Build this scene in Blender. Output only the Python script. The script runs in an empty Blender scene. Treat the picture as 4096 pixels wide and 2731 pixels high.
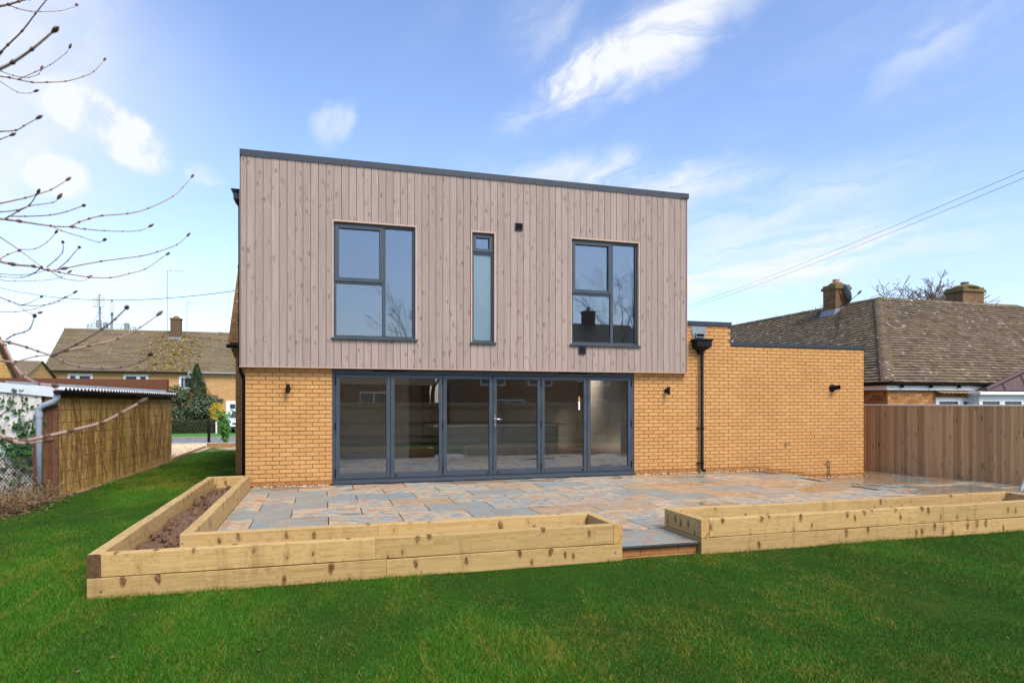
import bpy, bmesh, math, random
import numpy as np
from mathutils import Vector, Matrix, noise as mnoise
random.seed(7)
rng = np.random.default_rng(7)
R = math.radians
scene = bpy.context.scene
col = scene.collection

# ------------------------------------------------------------------ camera
YAW = math.atan(758 / 2606.0)
SA, CA = math.sin(YAW), math.cos(YAW)
EYE = 1.475
cam_d = bpy.data.cameras.new('camera')
cam = bpy.data.objects.new('camera', cam_d)
col.objects.link(cam)
cam.location = (0, 0, EYE)
cam.rotation_euler = (R(90), 0, -YAW)
cam_d.sensor_width = 36
cam_d.lens = 2606 / 4096 * 36
cam_d.shift_y = 244.5 / 4096
cam_d.clip_start = 0.05
cam_d.clip_end = 3000
cam_d.dof.use_dof = True
cam_d.dof.focus_distance = 11
cam_d.dof.aperture_fstop = 5.0
scene.camera = cam
scene.render.resolution_x, scene.render.resolution_y = 1024, 682

# ------------------------------------------------------------------ node helpers
def _in(nt, node, key, val):
    s = node.inputs[key]
    if isinstance(val, bpy.types.Node): val = val.outputs[0]
    if isinstance(val, bpy.types.NodeSocket): nt.links.new(val, s)
    else:
        try: s.default_value = val
        except Exception:
            s.default_value = (*val, 1.0) if len(val) == 3 else val
def nd(nt, typ, ins=None, **props):
    n = nt.nodes.new('ShaderNode' + typ)
    for k, v in props.items(): setattr(n, k, v)
    for k, v in (ins or {}).items(): _in(nt, n, k, v)
    return n
def mth(nt, op, a, b=None, c=None, clamp=False):
    n = nd(nt, 'Math', operation=op, use_clamp=clamp)
    for i, v in enumerate((a, b, c)):
        if v is not None: _in(nt, n, i, v)
    return n.outputs[0]
def vm(nt, op, a, b=None):
    n = nd(nt, 'VectorMath', operation=op)
    _in(nt, n, 0, a)
    if b is not None: _in(nt, n, 3 if op == 'SCALE' else 1, b)
    return n.outputs[1] if op in ('DOT_PRODUCT', 'LENGTH', 'DISTANCE') else n.outputs[0]
def mixc(nt, fac, a, b, mode='MIX'):
    n = nd(nt, 'Mix', data_type='RGBA', blend_type=mode)
    n.clamp_factor = True
    for i, v in ((0, fac), (6, a), (7, b)):
        if isinstance(v, (tuple, list)) and len(v) == 3: v = (*v, 1.0)
        _in(nt, n, i, v)
    return n.outputs[2]
def ramp(nt, fac, stops, interp='LINEAR'):
    n = nd(nt, 'ValToRGB')
    n.color_ramp.interpolation = interp
    e = n.color_ramp.elements
    while len(e) < len(stops): e.new(0.5)
    for el, (p, c) in zip(e, stops):
        el.position = p
        el.color = (c, c, c, 1) if isinstance(c, (int, float)) else (*c, 1)
    _in(nt, n, 0, fac)
    return n.outputs[0]
def mrange(nt, v, a, b, c=0.0, d=1.0, smooth=True):
    n = nd(nt, 'MapRange', {0: v, 1: a, 2: b, 3: c, 4: d}, interpolation_type='SMOOTHSTEP' if smooth else 'LINEAR')
    return n.outputs[0]
def noise_t(nt, vec, scale=5, detail=4, rough=.5, dist=0):
    return nd(nt, 'TexNoise', {'Vector': vec, 'Scale': scale, 'Detail': detail, 'Roughness': rough, 'Distortion': dist})
def rgb(r, g, b):                 # sRGB 0..255 to linear
    f = lambda c: (c / 255 / 12.92) if c / 255 <= .04045 else ((c / 255 + .055) / 1.055) ** 2.4
    return (f(r), f(g), f(b))

# ------------------------------------------------------------------ sky
def pix_ray(x, y):
    t = (x - 2048) / 2606.0; v = (1610 - y) / 2606.0
    return Vector((t * CA + SA, -t * SA + CA, v)).normalized()
SUN_EL, SUN_AZ = 48, 157           # degrees, azimuth clockwise from +Y
sun_dir = Vector((math.sin(R(SUN_AZ)) * math.cos(R(SUN_EL)), math.cos(R(SUN_AZ)) * math.cos(R(SUN_EL)), math.sin(R(SUN_EL))))
world = bpy.data.worlds.new('World')
scene.world = world
world.use_nodes = True
wt = world.node_tree
wt.nodes.clear()
sky = nd(wt, 'TexSky', sky_type='NISHITA', sun_disc=False, sun_elevation=R(SUN_EL), sun_rotation=R(SUN_AZ), air_density=1.0, dust_density=0.5, ozone_density=1.6)
dirv = nd(wt, 'TexCoord').outputs['Generated']
sepd = nd(wt, 'SeparateXYZ', {0: dirv})
dz = sepd.outputs[2]
# coordinates on a flat cloud layer, so wisps run and shrink towards the horizon
inv = mth(wt, 'DIVIDE', 1.0, mth(wt, 'ADD', mth(wt, 'MAXIMUM', dz, 0.0), 0.16))
plane = vm(wt, 'SCALE', dirv, inv)
wisp_a = math.atan2(pix_ray(2900, 0).y / (pix_ray(2900, 0).z + .16) - pix_ray(2100, 440).y / (pix_ray(2100, 440).z + .16),
                    pix_ray(2900, 0).x / (pix_ray(2900, 0).z + .16) - pix_ray(2100, 440).x / (pix_ray(2100, 440).z + .16))
streak = nd(wt, 'Mapping', {'Vector': plane, 'Rotation': (0, 0, -wisp_a)}, vector_type='POINT').outputs[0]
swarp = vm(wt, 'SCALE', vm(wt, 'SUBTRACT', noise_t(wt, plane, 1.7, 4, .6).outputs[1], (.5, .5, .5)), .55)
streak_s = vm(wt, 'MULTIPLY', vm(wt, 'ADD', streak, swarp), (1.0, 3.0, 0.0))
n_big = noise_t(wt, vm(wt, 'MULTIPLY', streak, (0.32, 0.95, 0)), 1.0, 5, .55, .6).outputs[0]
n_str = noise_t(wt, streak_s, 1.5, 10, .66, .5).outputs[0]
n_fine = noise_t(wt, dirv, 11, 6, .6, .4).outputs[0]
n_puff = noise_t(wt, dirv, 7.5, 6, .58, .3).outputs[0]
warp = vm(wt, 'SCALE', vm(wt, 'SUBTRACT', noise_t(wt, dirv, 5.5, 5, .62).outputs[1], (.5, .5, .5)), 0.10)
dw = vm(wt, 'ADD', dirv, warp)
def blob(x, y, lx, ly, ang, soft=1.0, src=None):
    c = pix_ray(x, y)
    up = Vector((0, 0, 1)); rx = c.cross(up).normalized(); uy = rx.cross(c).normalized()
    k = R(ang); ex = rx * math.cos(k) + uy * math.sin(k); ey = uy * math.cos(k) - rx * math.sin(k)
    q = 2606.0 * math.sqrt(1 + ((x - 2048) / 2606) ** 2 + ((1610 - y) / 2606) ** 2)
    s = src or dw
    u = mth(wt, 'DIVIDE', vm(wt, 'DOT_PRODUCT', s, tuple(ex)), lx / q)
    v = mth(wt, 'DIVIDE', vm(wt, 'DOT_PRODUCT', s, tuple(ey)), ly / q)
    r = mth(wt, 'SQRT', mth(wt, 'ADD', mth(wt, 'MULTIPLY', u, u), mth(wt, 'MULTIPLY', v, v)))
    front = mth(wt, 'GREATER_THAN', vm(wt, 'DOT_PRODUCT', dirv, tuple(c)), 0.0)
    return mth(wt, 'MULTIPLY', mrange(wt, r, 1.0, 1.0 - soft, 0, 1), front)
def acc(a, b): return mth(wt, 'ADD', a, b)
str_m = mrange(wt, n_str, .36, .64)
puf_m = mrange(wt, n_puff, .34, .56)
cl = mth(wt, 'MULTIPLY', mth(wt, 'MULTIPLY', mrange(wt, n_big, .46, .74), mrange(wt, n_str, .36, .72)), .62)        # loose high cloud everywhere
for x, y, lx, ly, an, so, k in [(2650, 110, 760, 200, 29, 1, 1.3), (2330, 310, 500, 105, 31, 1, 1.3), (2180, 80, 300, 230, 40, 1, .7), (3760, 190, 420, 110, 28, 1, .35),
                                (2480, 700, 800, 130, -2, 1, .85), (3200, 800, 900, 130, 14, 1, .35), (3050, 1060, 950, 170, 3, 1, .95), (3500, 980, 800, 120, 8, 1, .4), (450, 1120, 600, 90, 20, 1, .45)]:
    b = blob(x, y, lx, ly, an, so)
    cl = acc(cl, mth(wt, 'MULTIPLY', mth(wt, 'MULTIPLY', b, mth(wt, 'ADD', mth(wt, 'MULTIPLY', str_m, .95), .12)), k))
for x, y, lx, ly, an, k in [(330, 440, 200, 115, -28, 1.2), (545, 575, 170, 125, -12, 1.2), (225, 730, 140, 135, -25, 1.2), (825, 700, 95, 65, -15, 1.0), (1330, 490, 120, 90, 35, .5), (2790, 1178, 90, 40, 0, .7), (500, 1010, 200, 50, 10, .3)]:
    b = blob(x, y, lx, ly, an, .62)
    cl = acc(cl, mth(wt, 'MULTIPLY', mth(wt, 'MULTIPLY', b, puf_m), k))
# broad thin cloud sheet to one side and milky air low down
veil = mth(wt, 'MULTIPLY', blob(-450, 150, 1600, 1050, 0, 1.0, dirv), mth(wt, 'ADD', .55, mth(wt, 'MULTIPLY', n_big, .5)))
low = mth(wt, 'MULTIPLY', mrange(wt, dz, .36, -.03), .23)
cl = acc(acc(cl, veil), low)
cl = mth(wt, 'MINIMUM', cl, 1.0)
cl = mth(wt, 'MULTIPLY', cl, .96)
SKY_GAIN = 1.15
hor = mrange(wt, dz, 0.0, .26, .80, 1.0)
skyc = vm(wt, 'SCALE', sky.outputs[0], hor)
blue = mixc(wt, 1.0, skyc, (.98 * SKY_GAIN, .98 * SKY_GAIN, 1.10 * SKY_GAIN), 'MULTIPLY')
CLOUD = 4.5
cc = mixc(wt, cl, blue, (CLOUD * .97, CLOUD * 1.0, CLOUD * 1.03))
bg = nd(wt, 'Background', {0: cc, 1: 0.15})
wo = nd(wt, 'OutputWorld', {0: bg})

sun_l = bpy.data.lights.new('sun', 'SUN')
sun_l.energy = 2.9
sun_l.angle = R(30)
sun_l.color = (1.0, .92, .80)
sun_o = bpy.data.objects.new('sun', sun_l)
col.objects.link(sun_o)
sun_o.rotation_euler = (-sun_dir).to_track_quat('-Z', 'Y').to_euler()
vs = scene.view_settings
vs.view_transform = 'Standard'
vs.look = 'None'
vs.exposure = 0.56
vs.gamma = 1
vs.use_curve_mapping = False

# ------------------------------------------------------------------ geometry helpers
ORG = {}
def tag(o, label=None, cat=None, group=None, kind=None):
    if label: o['label'] = label
    if cat: o['category'] = cat
    if group: o['group'] = group
    if kind: o['kind'] = kind
    return o
def thing(name, loc, label, cat, group=None):
    o = bpy.data.objects.new(name, None)
    o.empty_display_size = .2
    col.objects.link(o); o.location = loc; ORG[o] = Vector(loc)
    return tag(o, label, cat, group)
def org(p): return ORG.get(p, Vector((0, 0, 0)))
def put(name, mesh, loc, parent=None, rot=None, scale=None):
    o = bpy.data.objects.new(name, mesh)
    col.objects.link(o)
    loc = Vector(loc)
    if parent is not None:
        o.parent = parent; o.location = loc - org(parent)
    else: o.location = loc
    if rot is not None: o.rotation_euler = rot
    if scale is not None: o.scale = scale
    ORG[o] = loc
    return o
class MB:
    def __init__(s): s.v = []; s.f = []
    def add(s, vs, fs):
        b = len(s.v); s.v += [tuple(v) for v in vs]; s.f += [tuple(b + i for i in f) for f in fs]; return s
    def box(s, x0, x1, y0, y1, z0, z1):
        return s.add([(x0, y0, z0), (x1, y0, z0), (x1, y1, z0), (x0, y1, z0), (x0, y0, z1), (x1, y0, z1), (x1, y1, z1), (x0, y1, z1)],
                     [(3, 2, 1, 0), (4, 5, 6, 7), (0, 1, 5, 4), (1, 2, 6, 5), (2, 3, 7, 6), (3, 0, 4, 7)])
    def hexa(s, b, t):       # 4 bottom corners, 4 top corners, both anticlockwise from above
        return s.add(list(b) + list(t), [(3, 2, 1, 0), (4, 5, 6, 7), (0, 1, 5, 4), (1, 2, 6, 5), (2, 3, 7, 6), (3, 0, 4, 7)])
    def extr(s, poly, d):    # polygon of 3-D points pushed along d
        n = len(poly); d = Vector(d); P = [Vector(p) for p in poly]
        return s.add([tuple(p) for p in P] + [tuple(p + d) for p in P], [tuple(range(n))[::-1], tuple(range(n, 2 * n))] + [(i, (i + 1) % n, n + (i + 1) % n, n + i) for i in range(n)])
    def tube(s, pts, rad, n=8, cap=True):
        P = [Vector(p) for p in pts]
        if not hasattr(rad, '__len__'): rad = [rad] * len(P)
        b = len(s.v); prev = None
        for i, p in enumerate(P):
            t = (P[min(i + 1, len(P) - 1)] - P[max(i - 1, 0)])
            t = t.normalized() if t.length > 1e-9 else Vector((0, 0, 1))
            if prev is None:
                a = Vector((0, 0, 1)) if abs(t.z) < .9 else Vector((1, 0, 0))
                u = t.cross(a).normalized()
            else:
                u = prev - t * prev.dot(t)
                u = u.normalized() if u.length > 1e-6 else t.orthogonal().normalized()
            prev = u; w = t.cross(u)
            for k in range(n):
                an = 2 * math.pi * k / n
                s.v.append(tuple(p + (u * math.cos(an) + w * math.sin(an)) * rad[i]))
        for i in range(len(P) - 1):
            for k in range(n):
                a0 = b + i * n + k; a1 = b + i * n + (k + 1) % n
                s.f.append((a0, a1, a1 + n, a0 + n))
        if cap:
            s.f.append(tuple(b + k for k in range(n))[::-1])
            e = b + (len(P) - 1) * n
            s.f.append(tuple(e + k for k in range(n)))
        return s
    def cyl(s, p0, p1, r, n=12): return s.tube([p0, p1], r, n)
    def mesh(s, name, mat, off=(0, 0, 0), smooth=False, bevel=0, seg=1):
        me = bpy.data.meshes.new(name)
        o = Vector(off)
        me.from_pydata([(v[0] - o.x, v[1] - o.y, v[2] - o.z) for v in s.v], [], s.f)
        bm = bmesh.new(); bm.from_mesh(me)
        bmesh.ops.recalc_face_normals(bm, faces=bm.faces)
        if bevel: bmesh.ops.bevel(bm, geom=list(bm.edges), offset=bevel, segments=seg, affect='EDGES', clamp_overlap=True)
        bm.to_mesh(me); bm.free()
        if mat: me.materials.append(mat)
        if smooth: me.polygons.foreach_set('use_smooth', [True] * len(me.polygons))
        return me
    def build(s, name, mat, parent=None, smooth=False, bevel=0, at=None, kind=None, seg=1):
        # verts are world coordinates; origin at the parent's origin, or at the given point
        o_ = Vector(at) if at is not None else org(parent)
        o = put(name, s.mesh(name, mat, o_, smooth, bevel, seg), o_, parent)
        if kind: o['kind'] = kind
        return o
def bx(name, mat, b, parent=None, bevel=0, at=None, kind=None): return MB().box(*b).build(name, mat, parent, False, bevel, at, kind)
def np_mesh(name, V, F, mat, colors=None):
    me = bpy.data.meshes.new(name)
    V = np.asarray(V, dtype=np.float32); F = np.asarray(F, dtype=np.int32)
    k = F.shape[1]
    me.vertices.add(len(V)); me.vertices.foreach_set('co', V.ravel())
    me.loops.add(F.size); me.loops.foreach_set('vertex_index', F.ravel())
    me.polygons.add(len(F)); me.polygons.foreach_set('loop_start', np.arange(0, F.size, k, dtype=np.int32))
    me.update(calc_edges=True)
    if colors is not None:
        a = me.color_attributes.new('col', 'FLOAT_COLOR', 'POINT')
        c = np.ones((len(V), 4), np.float32); c[:, :3] = colors
        a.data.foreach_set('color', c.ravel())
    if mat: me.materials.append(mat)
    me.validate(); me.update()
    return me

# ------------------------------------------------------------------ materials
MATS = {}
def new_mat(name):
    m = bpy.data.materials.new(name); m.use_nodes = True
    nt = m.node_tree; nt.nodes.clear()
    b = nd(nt, 'BsdfPrincipled'); nd(nt, 'OutputMaterial', {0: b})
    MATS[name] = m
    return m, nt, b
def bump(nt, b, h, strength=.3, dist=.01):
    n = nd(nt, 'Bump', {'Height': h, 'Strength': strength, 'Distance': dist})
    nt.links.new(n.outputs[0], b.inputs['Normal'])
def obj_rand(nt): return nd(nt, 'ObjectInfo').outputs['Random']
def piece_rand(nt):     # one value per object and per loose piece
    return mth(nt, 'FRACT', mth(nt, 'ADD', mth(nt, 'MULTIPLY', obj_rand(nt), 7.31), nd(nt, 'NewGeometry').outputs['Random Per Island']))
def ocoord(nt): return nd(nt, 'TexCoord').outputs['Object']
def wpos(nt): return nd(nt, 'NewGeometry').outputs['Position']
def plain(name, c, rough=.6, var=.12, nscale=6, bmp=.05, metal=0, spec=.5, fine=60):
    m, nt, b = new_mat(name)
    p = wpos(nt)
    n1 = noise_t(nt, p, nscale, 5, .6).outputs[0]
    n2 = noise_t(nt, p, fine, 3, .6).outputs[0]
    f = mth(nt, 'ADD', mth(nt, 'MULTIPLY', n1, .7), mth(nt, 'MULTIPLY', n2, .3))
    lo = tuple(x * (1 - var * 1.6) for x in c); hi = tuple(min(1, x * (1 + var * 1.6)) for x in c)
    _in(nt, b, 'Base Color', ramp(nt, f, [(.3, lo), (.7, hi)]))
    _in(nt, b, 'Roughness', mrange(nt, n1, .3, .7, max(.03, rough - .1), min(1, rough + .1)))
    b.inputs['Metallic'].default_value = metal
    b.inputs['Specular IOR Level'].default_value = spec
    if bmp: bump(nt, b, n2, bmp, .004)
    return m
def wood(name, base, dark, knot, axis='X', lsc=1.0, wsc=1.0, stain=None, rough=.7, knot_amt=1.0, kstr=.8, dirt=None, grain_amt=.6, vary=.2):
    m, nt, b = new_mat(name)
    oc = ocoord(nt)
    s = nd(nt, 'SeparateXYZ', {0: oc})
    if axis == 'X': L, W, T = s.outputs[0], s.outputs[1], s.outputs[2]
    elif axis == 'Z': L, W, T = s.outputs[2], s.outputs[0], s.outputs[1]
    else: L, W, T = s.outputs[1], s.outputs[0], s.outputs[2]
    r = piece_rand(nt)
    L = mth(nt, 'ADD', L, mth(nt, 'MULTIPLY', r, 61.0))
    W = mth(nt, 'ADD', W, mth(nt, 'MULTIPLY', r, 17.3))
    bw = nd(nt, 'CombineXYZ', {0: L, 1: W, 2: T}).outputs[0]
    wv = vm(nt, 'SCALE', vm(nt, 'SUBTRACT', noise_t(nt, bw, 9, 3).outputs[1], (.5, .5, .5)), .05)
    ws_ = nd(nt, 'SeparateXYZ', {0: wv})
    kc = nd(nt, 'CombineXYZ', {0: mth(nt, 'MULTIPLY', mth(nt, 'ADD', L, ws_.outputs[0]), 3.2 * lsc), 1: mth(nt, 'MULTIPLY', mth(nt, 'ADD', mth(nt, 'ADD', W, T), ws_.outputs[1]), 6.5 * wsc), 2: 0.0}).outputs[0]
    vo = nd(nt, 'TexVoronoi', {'Vector': kc, 'Scale': 1.0, 'Randomness': 1.0}, voronoi_dimensions='2D')
    d = vo.outputs['Distance']
    pick = mth(nt, 'GREATER_THAN', nd(nt, 'SeparateColor', {0: vo.outputs['Color']}).outputs[0], 1 - .62 * knot_amt)
    near = mth(nt, 'MULTIPLY', mth(nt, 'DIVIDE', .022, mth(nt, 'ADD', d, .10)), pick)
    W2 = mth(nt, 'ADD', W, near)
    g1 = noise_t(nt, nd(nt, 'CombineXYZ', {0: mth(nt, 'MULTIPLY', L, 1.1), 1: mth(nt, 'MULTIPLY', W2, 44 * max(1, wsc)), 2: mth(nt, 'MULTIPLY', T, 44 * max(1, wsc))}), 1.0, 4, .6, .35).outputs[0]
    g2 = noise_t(nt, nd(nt, 'CombineXYZ', {0: mth(nt, 'MULTIPLY', L, 7), 1: mth(nt, 'MULTIPLY', W2, 160), 2: mth(nt, 'MULTIPLY', T, 160)}), 1.0, 3, .6).outputs[0]
    g = mth(nt, 'ADD', mth(nt, 'MULTIPLY', g1, .72), mth(nt, 'MULTIPLY', g2, .28))
    gm = mth(nt, 'MULTIPLY', mrange(nt, g, .40, .66), grain_amt)
    c = mixc(nt, gm, base, dark)
    st = noise_t(nt, vm(nt, 'MULTIPLY', bw, (.5, 12, 12)), 1.0, 5, .65, .2).outputs[0]
    c = mixc(nt, mrange(nt, st, .42, .72, 0, .55), c, stain or dark)
    halo = mth(nt, 'MULTIPLY', mrange(nt, d, .34, .05), pick)
    c = mixc(nt, mth(nt, 'MULTIPLY', halo, .32), c, dark)
    ksz = mrange(nt, nd(nt, 'SeparateColor', {0: vo.outputs['Color']}).outputs[1], 0, 1, .04, .24, False)
    km = mth(nt, 'MULTIPLY', mrange(nt, mth(nt, 'DIVIDE', d, ksz), 1.0, .55), pick)
    kn = mrange(nt, noise_t(nt, bw, 26, 4, .7, .5).outputs[0], .3, .62, .25, 1.0)
    c = mixc(nt, mth(nt, 'MULTIPLY', mth(nt, 'MULTIPLY', km, kn), kstr), c, knot)
    if dirt:
        dn_ = noise_t(nt, vm(nt, 'MULTIPLY', wpos(nt), (5, 5, 9)), 1.0, 6, .72).outputs[0]
        c = mixc(nt, mrange(nt, dn_, .60, .76, 0, .7), c, dirt)
        dr_ = noise_t(nt, vm(nt, 'MULTIPLY', wpos(nt), (7, 7, .9)), 1.0, 5, .7).outputs[0]
        c = mixc(nt, mrange(nt, dr_, .56, .72, 0, .5), c, tuple(x * 1.25 for x in dirt))
    tone = mrange(nt, mth(nt, 'FRACT', mth(nt, 'MULTIPLY', r, 13.7)), 0, 1, 1 - vary, 1 + vary, False)
    c = mixc(nt, 1.0, c, nd(nt, 'CombineColor', {0: tone, 1: tone, 2: tone}).outputs[0], 'MULTIPLY')
    _in(nt, b, 'Base Color', c)
    b.inputs['Roughness'].default_value = rough
    b.inputs['Specular IOR Level'].default_value = .3
    bump(nt, b, mth(nt, 'ADD', mth(nt, 'MULTIPLY', g, .7), mth(nt, 'MULTIPLY', km, .6)), .35, .004)
    return m
def bricks_mat(name, cols, rough=.85, patch=None, fine=.5, pscale=.9, damp=None):
    m, nt, b = new_mat(name)
    r = piece_rand(nt)
    p = wpos(nt)
    c = ramp(nt, r, [(i / max(1, len(cols) - 1), cc_) for i, cc_ in enumerate(cols)])
    n1 = noise_t(nt, p, 26, 5, .65).outputs[0]
    n2 = noise_t(nt, p, 170, 3, .7).outputs[0]
    c = mixc(nt, mrange(nt, n1, .35, .75, 0, fine), c, tuple(x * .62 for x in cols[0]))
    c = mixc(nt, mrange(nt, n2, .62, .8, 0, .45), c, tuple(x * .4 for x in cols[0]))
    if patch:
        n3 = noise_t(nt, p, pscale, 5, .6).outputs[0]
        c = mixc(nt, mrange(nt, n3, .45, .75, 0, .6), c, patch)
    if damp:      # rising damp in the lowest course, above the paving
        ps_ = nd(nt, 'SeparateXYZ', {0: p})
        hgt = mth(nt, 'SUBTRACT', ps_.outputs[2], mrange(nt, ps_.outputs[0], 9.25, 10.6, 0, -.21, False))
        dm_ = mrange(nt, mth(nt, 'SUBTRACT', hgt, mth(nt, 'MULTIPLY', n1, .06)), .085, .015)
        c = mixc(nt, mth(nt, 'MULTIPLY', dm_, .6), c, damp)
    # lime bloom on a few faces
    n4 = noise_t(nt, p, 2.6, 6, .7).outputs[0]
    c = mixc(nt, mrange(nt, n4, .66, .78, 0, .35), c, (.62, .52, .42))
    _in(nt, b, 'Base Color', c)
    b.inputs['Roughness'].default_value = rough
    b.inputs['Specular IOR Level'].default_value = .25
    bump(nt, b, mth(nt, 'ADD', mth(nt, 'MULTIPLY', n1, .6), mth(nt, 'MULTIPLY', n2, .6)), .7, .006)
    return m
def roof_mat(name, cols, lichen=.5, moss=.3, dark=(.05, .042, .035)):
    m, nt, b = new_mat(name)
    r = piece_rand(nt); p = wpos(nt)
    c = ramp(nt, r, [(i / max(1, len(cols) - 1), cc_) for i, cc_ in enumerate(cols)])
    n1 = noise_t(nt, p, 14, 5, .65).outputs[0]
    c = mixc(nt, mrange(nt, n1, .42, .72, 0, .7), c, dark)
    n2 = noise_t(nt, p, 1.1, 5, .65).outputs[0]
    n3 = noise_t(nt, p, 30, 4, .6).outputs[0]
    mm = mth(nt, 'MULTIPLY', mrange(nt, n2, .42, .66), mrange(nt, n3, .44, .6))
    c = mixc(nt, mth(nt, 'MULTIPLY', mm, moss), c, rgb(140, 124, 58))
    v = nd(nt, 'TexVoronoi', {'Vector': vm(nt, 'ADD', p, vm(nt, 'SCALE', noise_t(nt, p, 30, 2).outputs[1], .03)), 'Scale': 4.6})
    pk = mth(nt, 'GREATER_THAN', nd(nt, 'SeparateColor', {0: v.outputs['Color']}).outputs[0], 1 - lichen * .7)
    n5 = noise_t(nt, p, .8, 3, .6).outputs[0]
    sp = mth(nt, 'MULTIPLY', mth(nt, 'MULTIPLY', mrange(nt, v.outputs['Distance'], .28, .18), pk), mrange(nt, n5, .36, .58))
    c = mixc(nt, mth(nt, 'MULTIPLY', sp, .85), c, rgb(196, 186, 162))
    _in(nt, b, 'Base Color', c)
    b.inputs['Roughness'].default_value = .9
    b.inputs['Specular IOR Level'].default_value = .2
    bump(nt, b, mth(nt, 'ADD', n1, n3), .5, .01)
    return m
def leaf_mat(name, cols, rough=.5, trans=.25):
    m, nt, b = new_mat(name)
    r = piece_rand(nt)
    c = ramp(nt, r, [(i / max(1, len(cols) - 1), cc_) for i, cc_ in enumerate(cols)])
    _in(nt, b, 'Base Color', c)
    b.inputs['Roughness'].default_value = rough
    b.inputs['Specular IOR Level'].default_value = .35
    return m
def glass_mat(name, refl, tint, wave=.0, wscale=.8):
    m = bpy.data.materials.new(name); m.use_nodes = True; MATS[name] = m
    nt = m.node_tree; nt.nodes.clear()
    fr = nd(nt, 'Fresnel', {'IOR': 1.5})
    fac = mth(nt, 'ADD', fr.outputs[0], refl, clamp=True)
    gl = nd(nt, 'BsdfGlossy', {'Color': (.93, .97, 1, 1), 'Roughness': 0.0})
    if wave:
        n = noise_t(nt, wpos(nt), wscale, 2, .5).outputs[0]
        bp = nd(nt, 'Bump', {'Height': n, 'Strength': 1.0, 'Distance': wave})
        nt.links.new(bp.outputs[0], gl.inputs['Normal'])
    tr = nd(nt, 'BsdfTransparent', {0: (*tint, 1)})
    mx = nd(nt, 'MixShader', {0: fac, 1: tr, 2: gl})
    nd(nt, 'OutputMaterial', {0: mx})
    return m

M_brick = bricks_mat('buff_brick', [rgb(194, 142, 84), rgb(202, 151, 92), rgb(207, 158, 99), rgb(198, 145, 86), rgb(204, 153, 93)], fine=.26, patch=rgb(184, 134, 80), damp=rgb(150, 84, 36))
M_mortar = plain('mortar', rgb(136, 118, 82), .95, .15, 3, .3)
M_clad = wood('weathered_cladding', rgb(166, 149, 137), rgb(132, 110, 97), rgb(104, 82, 69), 'Z', 1.25, 1.3, rgb(150, 136, 128), .85, .62, vary=.085, grain_amt=.62, kstr=.55)
M_cladend = plain('cladding_trim', rgb(190, 164, 144), .75, .1, 12, .2)
M_batten = plain('dark_membrane', rgb(98, 70, 58), .9, .1)
M_anth = plain('anthracite_aluminium', rgb(58, 67, 75), .42, .05, 3, .02)
M_coping = plain('black_grey_coping', rgb(38, 46, 53), .45, .08, 4, .03)
M_black = plain('black_plastic', (.008, .008, .009), .6, .1, spec=.18)
M_rubber = plain('black_gasket', (.006, .006, .007), .6, .05)
M_steel = plain('brushed_steel', (.72, .72, .70), .25, .05, metal=1)
M_white = plain('white_upvc', (.80, .80, .80), .35, .04)
M_plaster = plain('interior_plaster', (.78, .77, .74), .9, .03)
M_inner = plain('interior_shade', (.84, .74, .60), .9, .05)  # beige puts the brown of the fence reflection into the wall colour
M_lead = plain('lead_sheet', rgb(128, 134, 140), .55, .18, 9, .2)
M_copper = plain('aged_copper', rgb(110, 112, 92), .5, .35, 30)
M_sleeper = wood('softwood_sleeper', rgb(194, 161, 104), rgb(150, 114, 62), rgb(88, 52, 27), 'X', 2.2, .5, rgb(186, 156, 102), .8, 1.0, vary=.11, grain_amt=.6, kstr=.95, dirt=rgb(122, 92, 60))
M_endgrain = plain('dark_end_grain', rgb(92, 66, 38), .85, .35, 22, .3)
M_fence = wood('fence_board', rgb(200, 164, 120), rgb(156, 122, 84), rgb(104, 74, 50), 'Z', .9, 1.5, rgb(174, 144, 106), .85, .8, vary=.27, kstr=.75)
M_fencecap = plain('fence_capping', rgb(226, 214, 200), .7, .08, 9)
M_rail = plain('fence_rail', rgb(150, 112, 74), .8, .2, 9)
M_glass = glass_mat('window_glass', .10, (.80, .86, .88))
M_doorglass = glass_mat('door_glass', .07, (.985, .98, .96), .0009, 1.1)
M_obsc = plain('obscured_glass', rgb(116, 138, 146), .12, .06, 2, 0)
M_farglass = plain('far_window_glass', (.05, .06, .065), .06, .15, 2, 0)
M_bark = plain('twig_bark', rgb(172, 142, 126), .7, .22, 24, .2)
M_bud = plain('bud_brown', rgb(96, 66, 46), .7, .2, 40)
M_rust = plain('rusty_steel', rgb(96, 52, 30), .85, .35, 20, .3)
M_pvc = plain('grey_pvc', rgb(150, 158, 166), .45, .12, 8)
M_stone = plain('pale_gravel', rgb(216, 196, 160), .85, .28, 30, .2)
# ------------------------------------------------------------------ ground
def lerp(a, b, t): return a + (b - a) * t
def zg(y):
    pts = [(-40, -.14), (6, -.14), (13, -.2), (27, -.23), (31.5, -.3), (34.4, -.46), (60, -.46)]
    if y <= pts[0][0]: return pts[0][1]
    for (a, za), (b, zb) in zip(pts, pts[1:]):
        if y <= b: return lerp(za, zb, (y - a) / (b - a))
    return pts[-1][1]
m, nt, b = new_mat('lawn_ground')
p = wpos(nt)
n1 = noise_t(nt, p, 1.6, 5, .65).outputs[0]; n2 = noise_t(nt, p, 45, 4, .7).outputs[0]
c = ramp(nt, n1, [(.3, rgb(44, 80, 14)), (.55, rgb(58, 98, 20)), (.75, rgb(84, 100, 30))])
c = mixc(nt, mrange(nt, n2, .35, .7, 0, .8), c, rgb(34, 54, 12))
_in(nt, b, 'Base Color', c); b.inputs['Roughness'].default_value = .95; b.inputs['Specular IOR Level'].default_value = .1
bump(nt, b, n2, .9, .03); M_lawn = m
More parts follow.
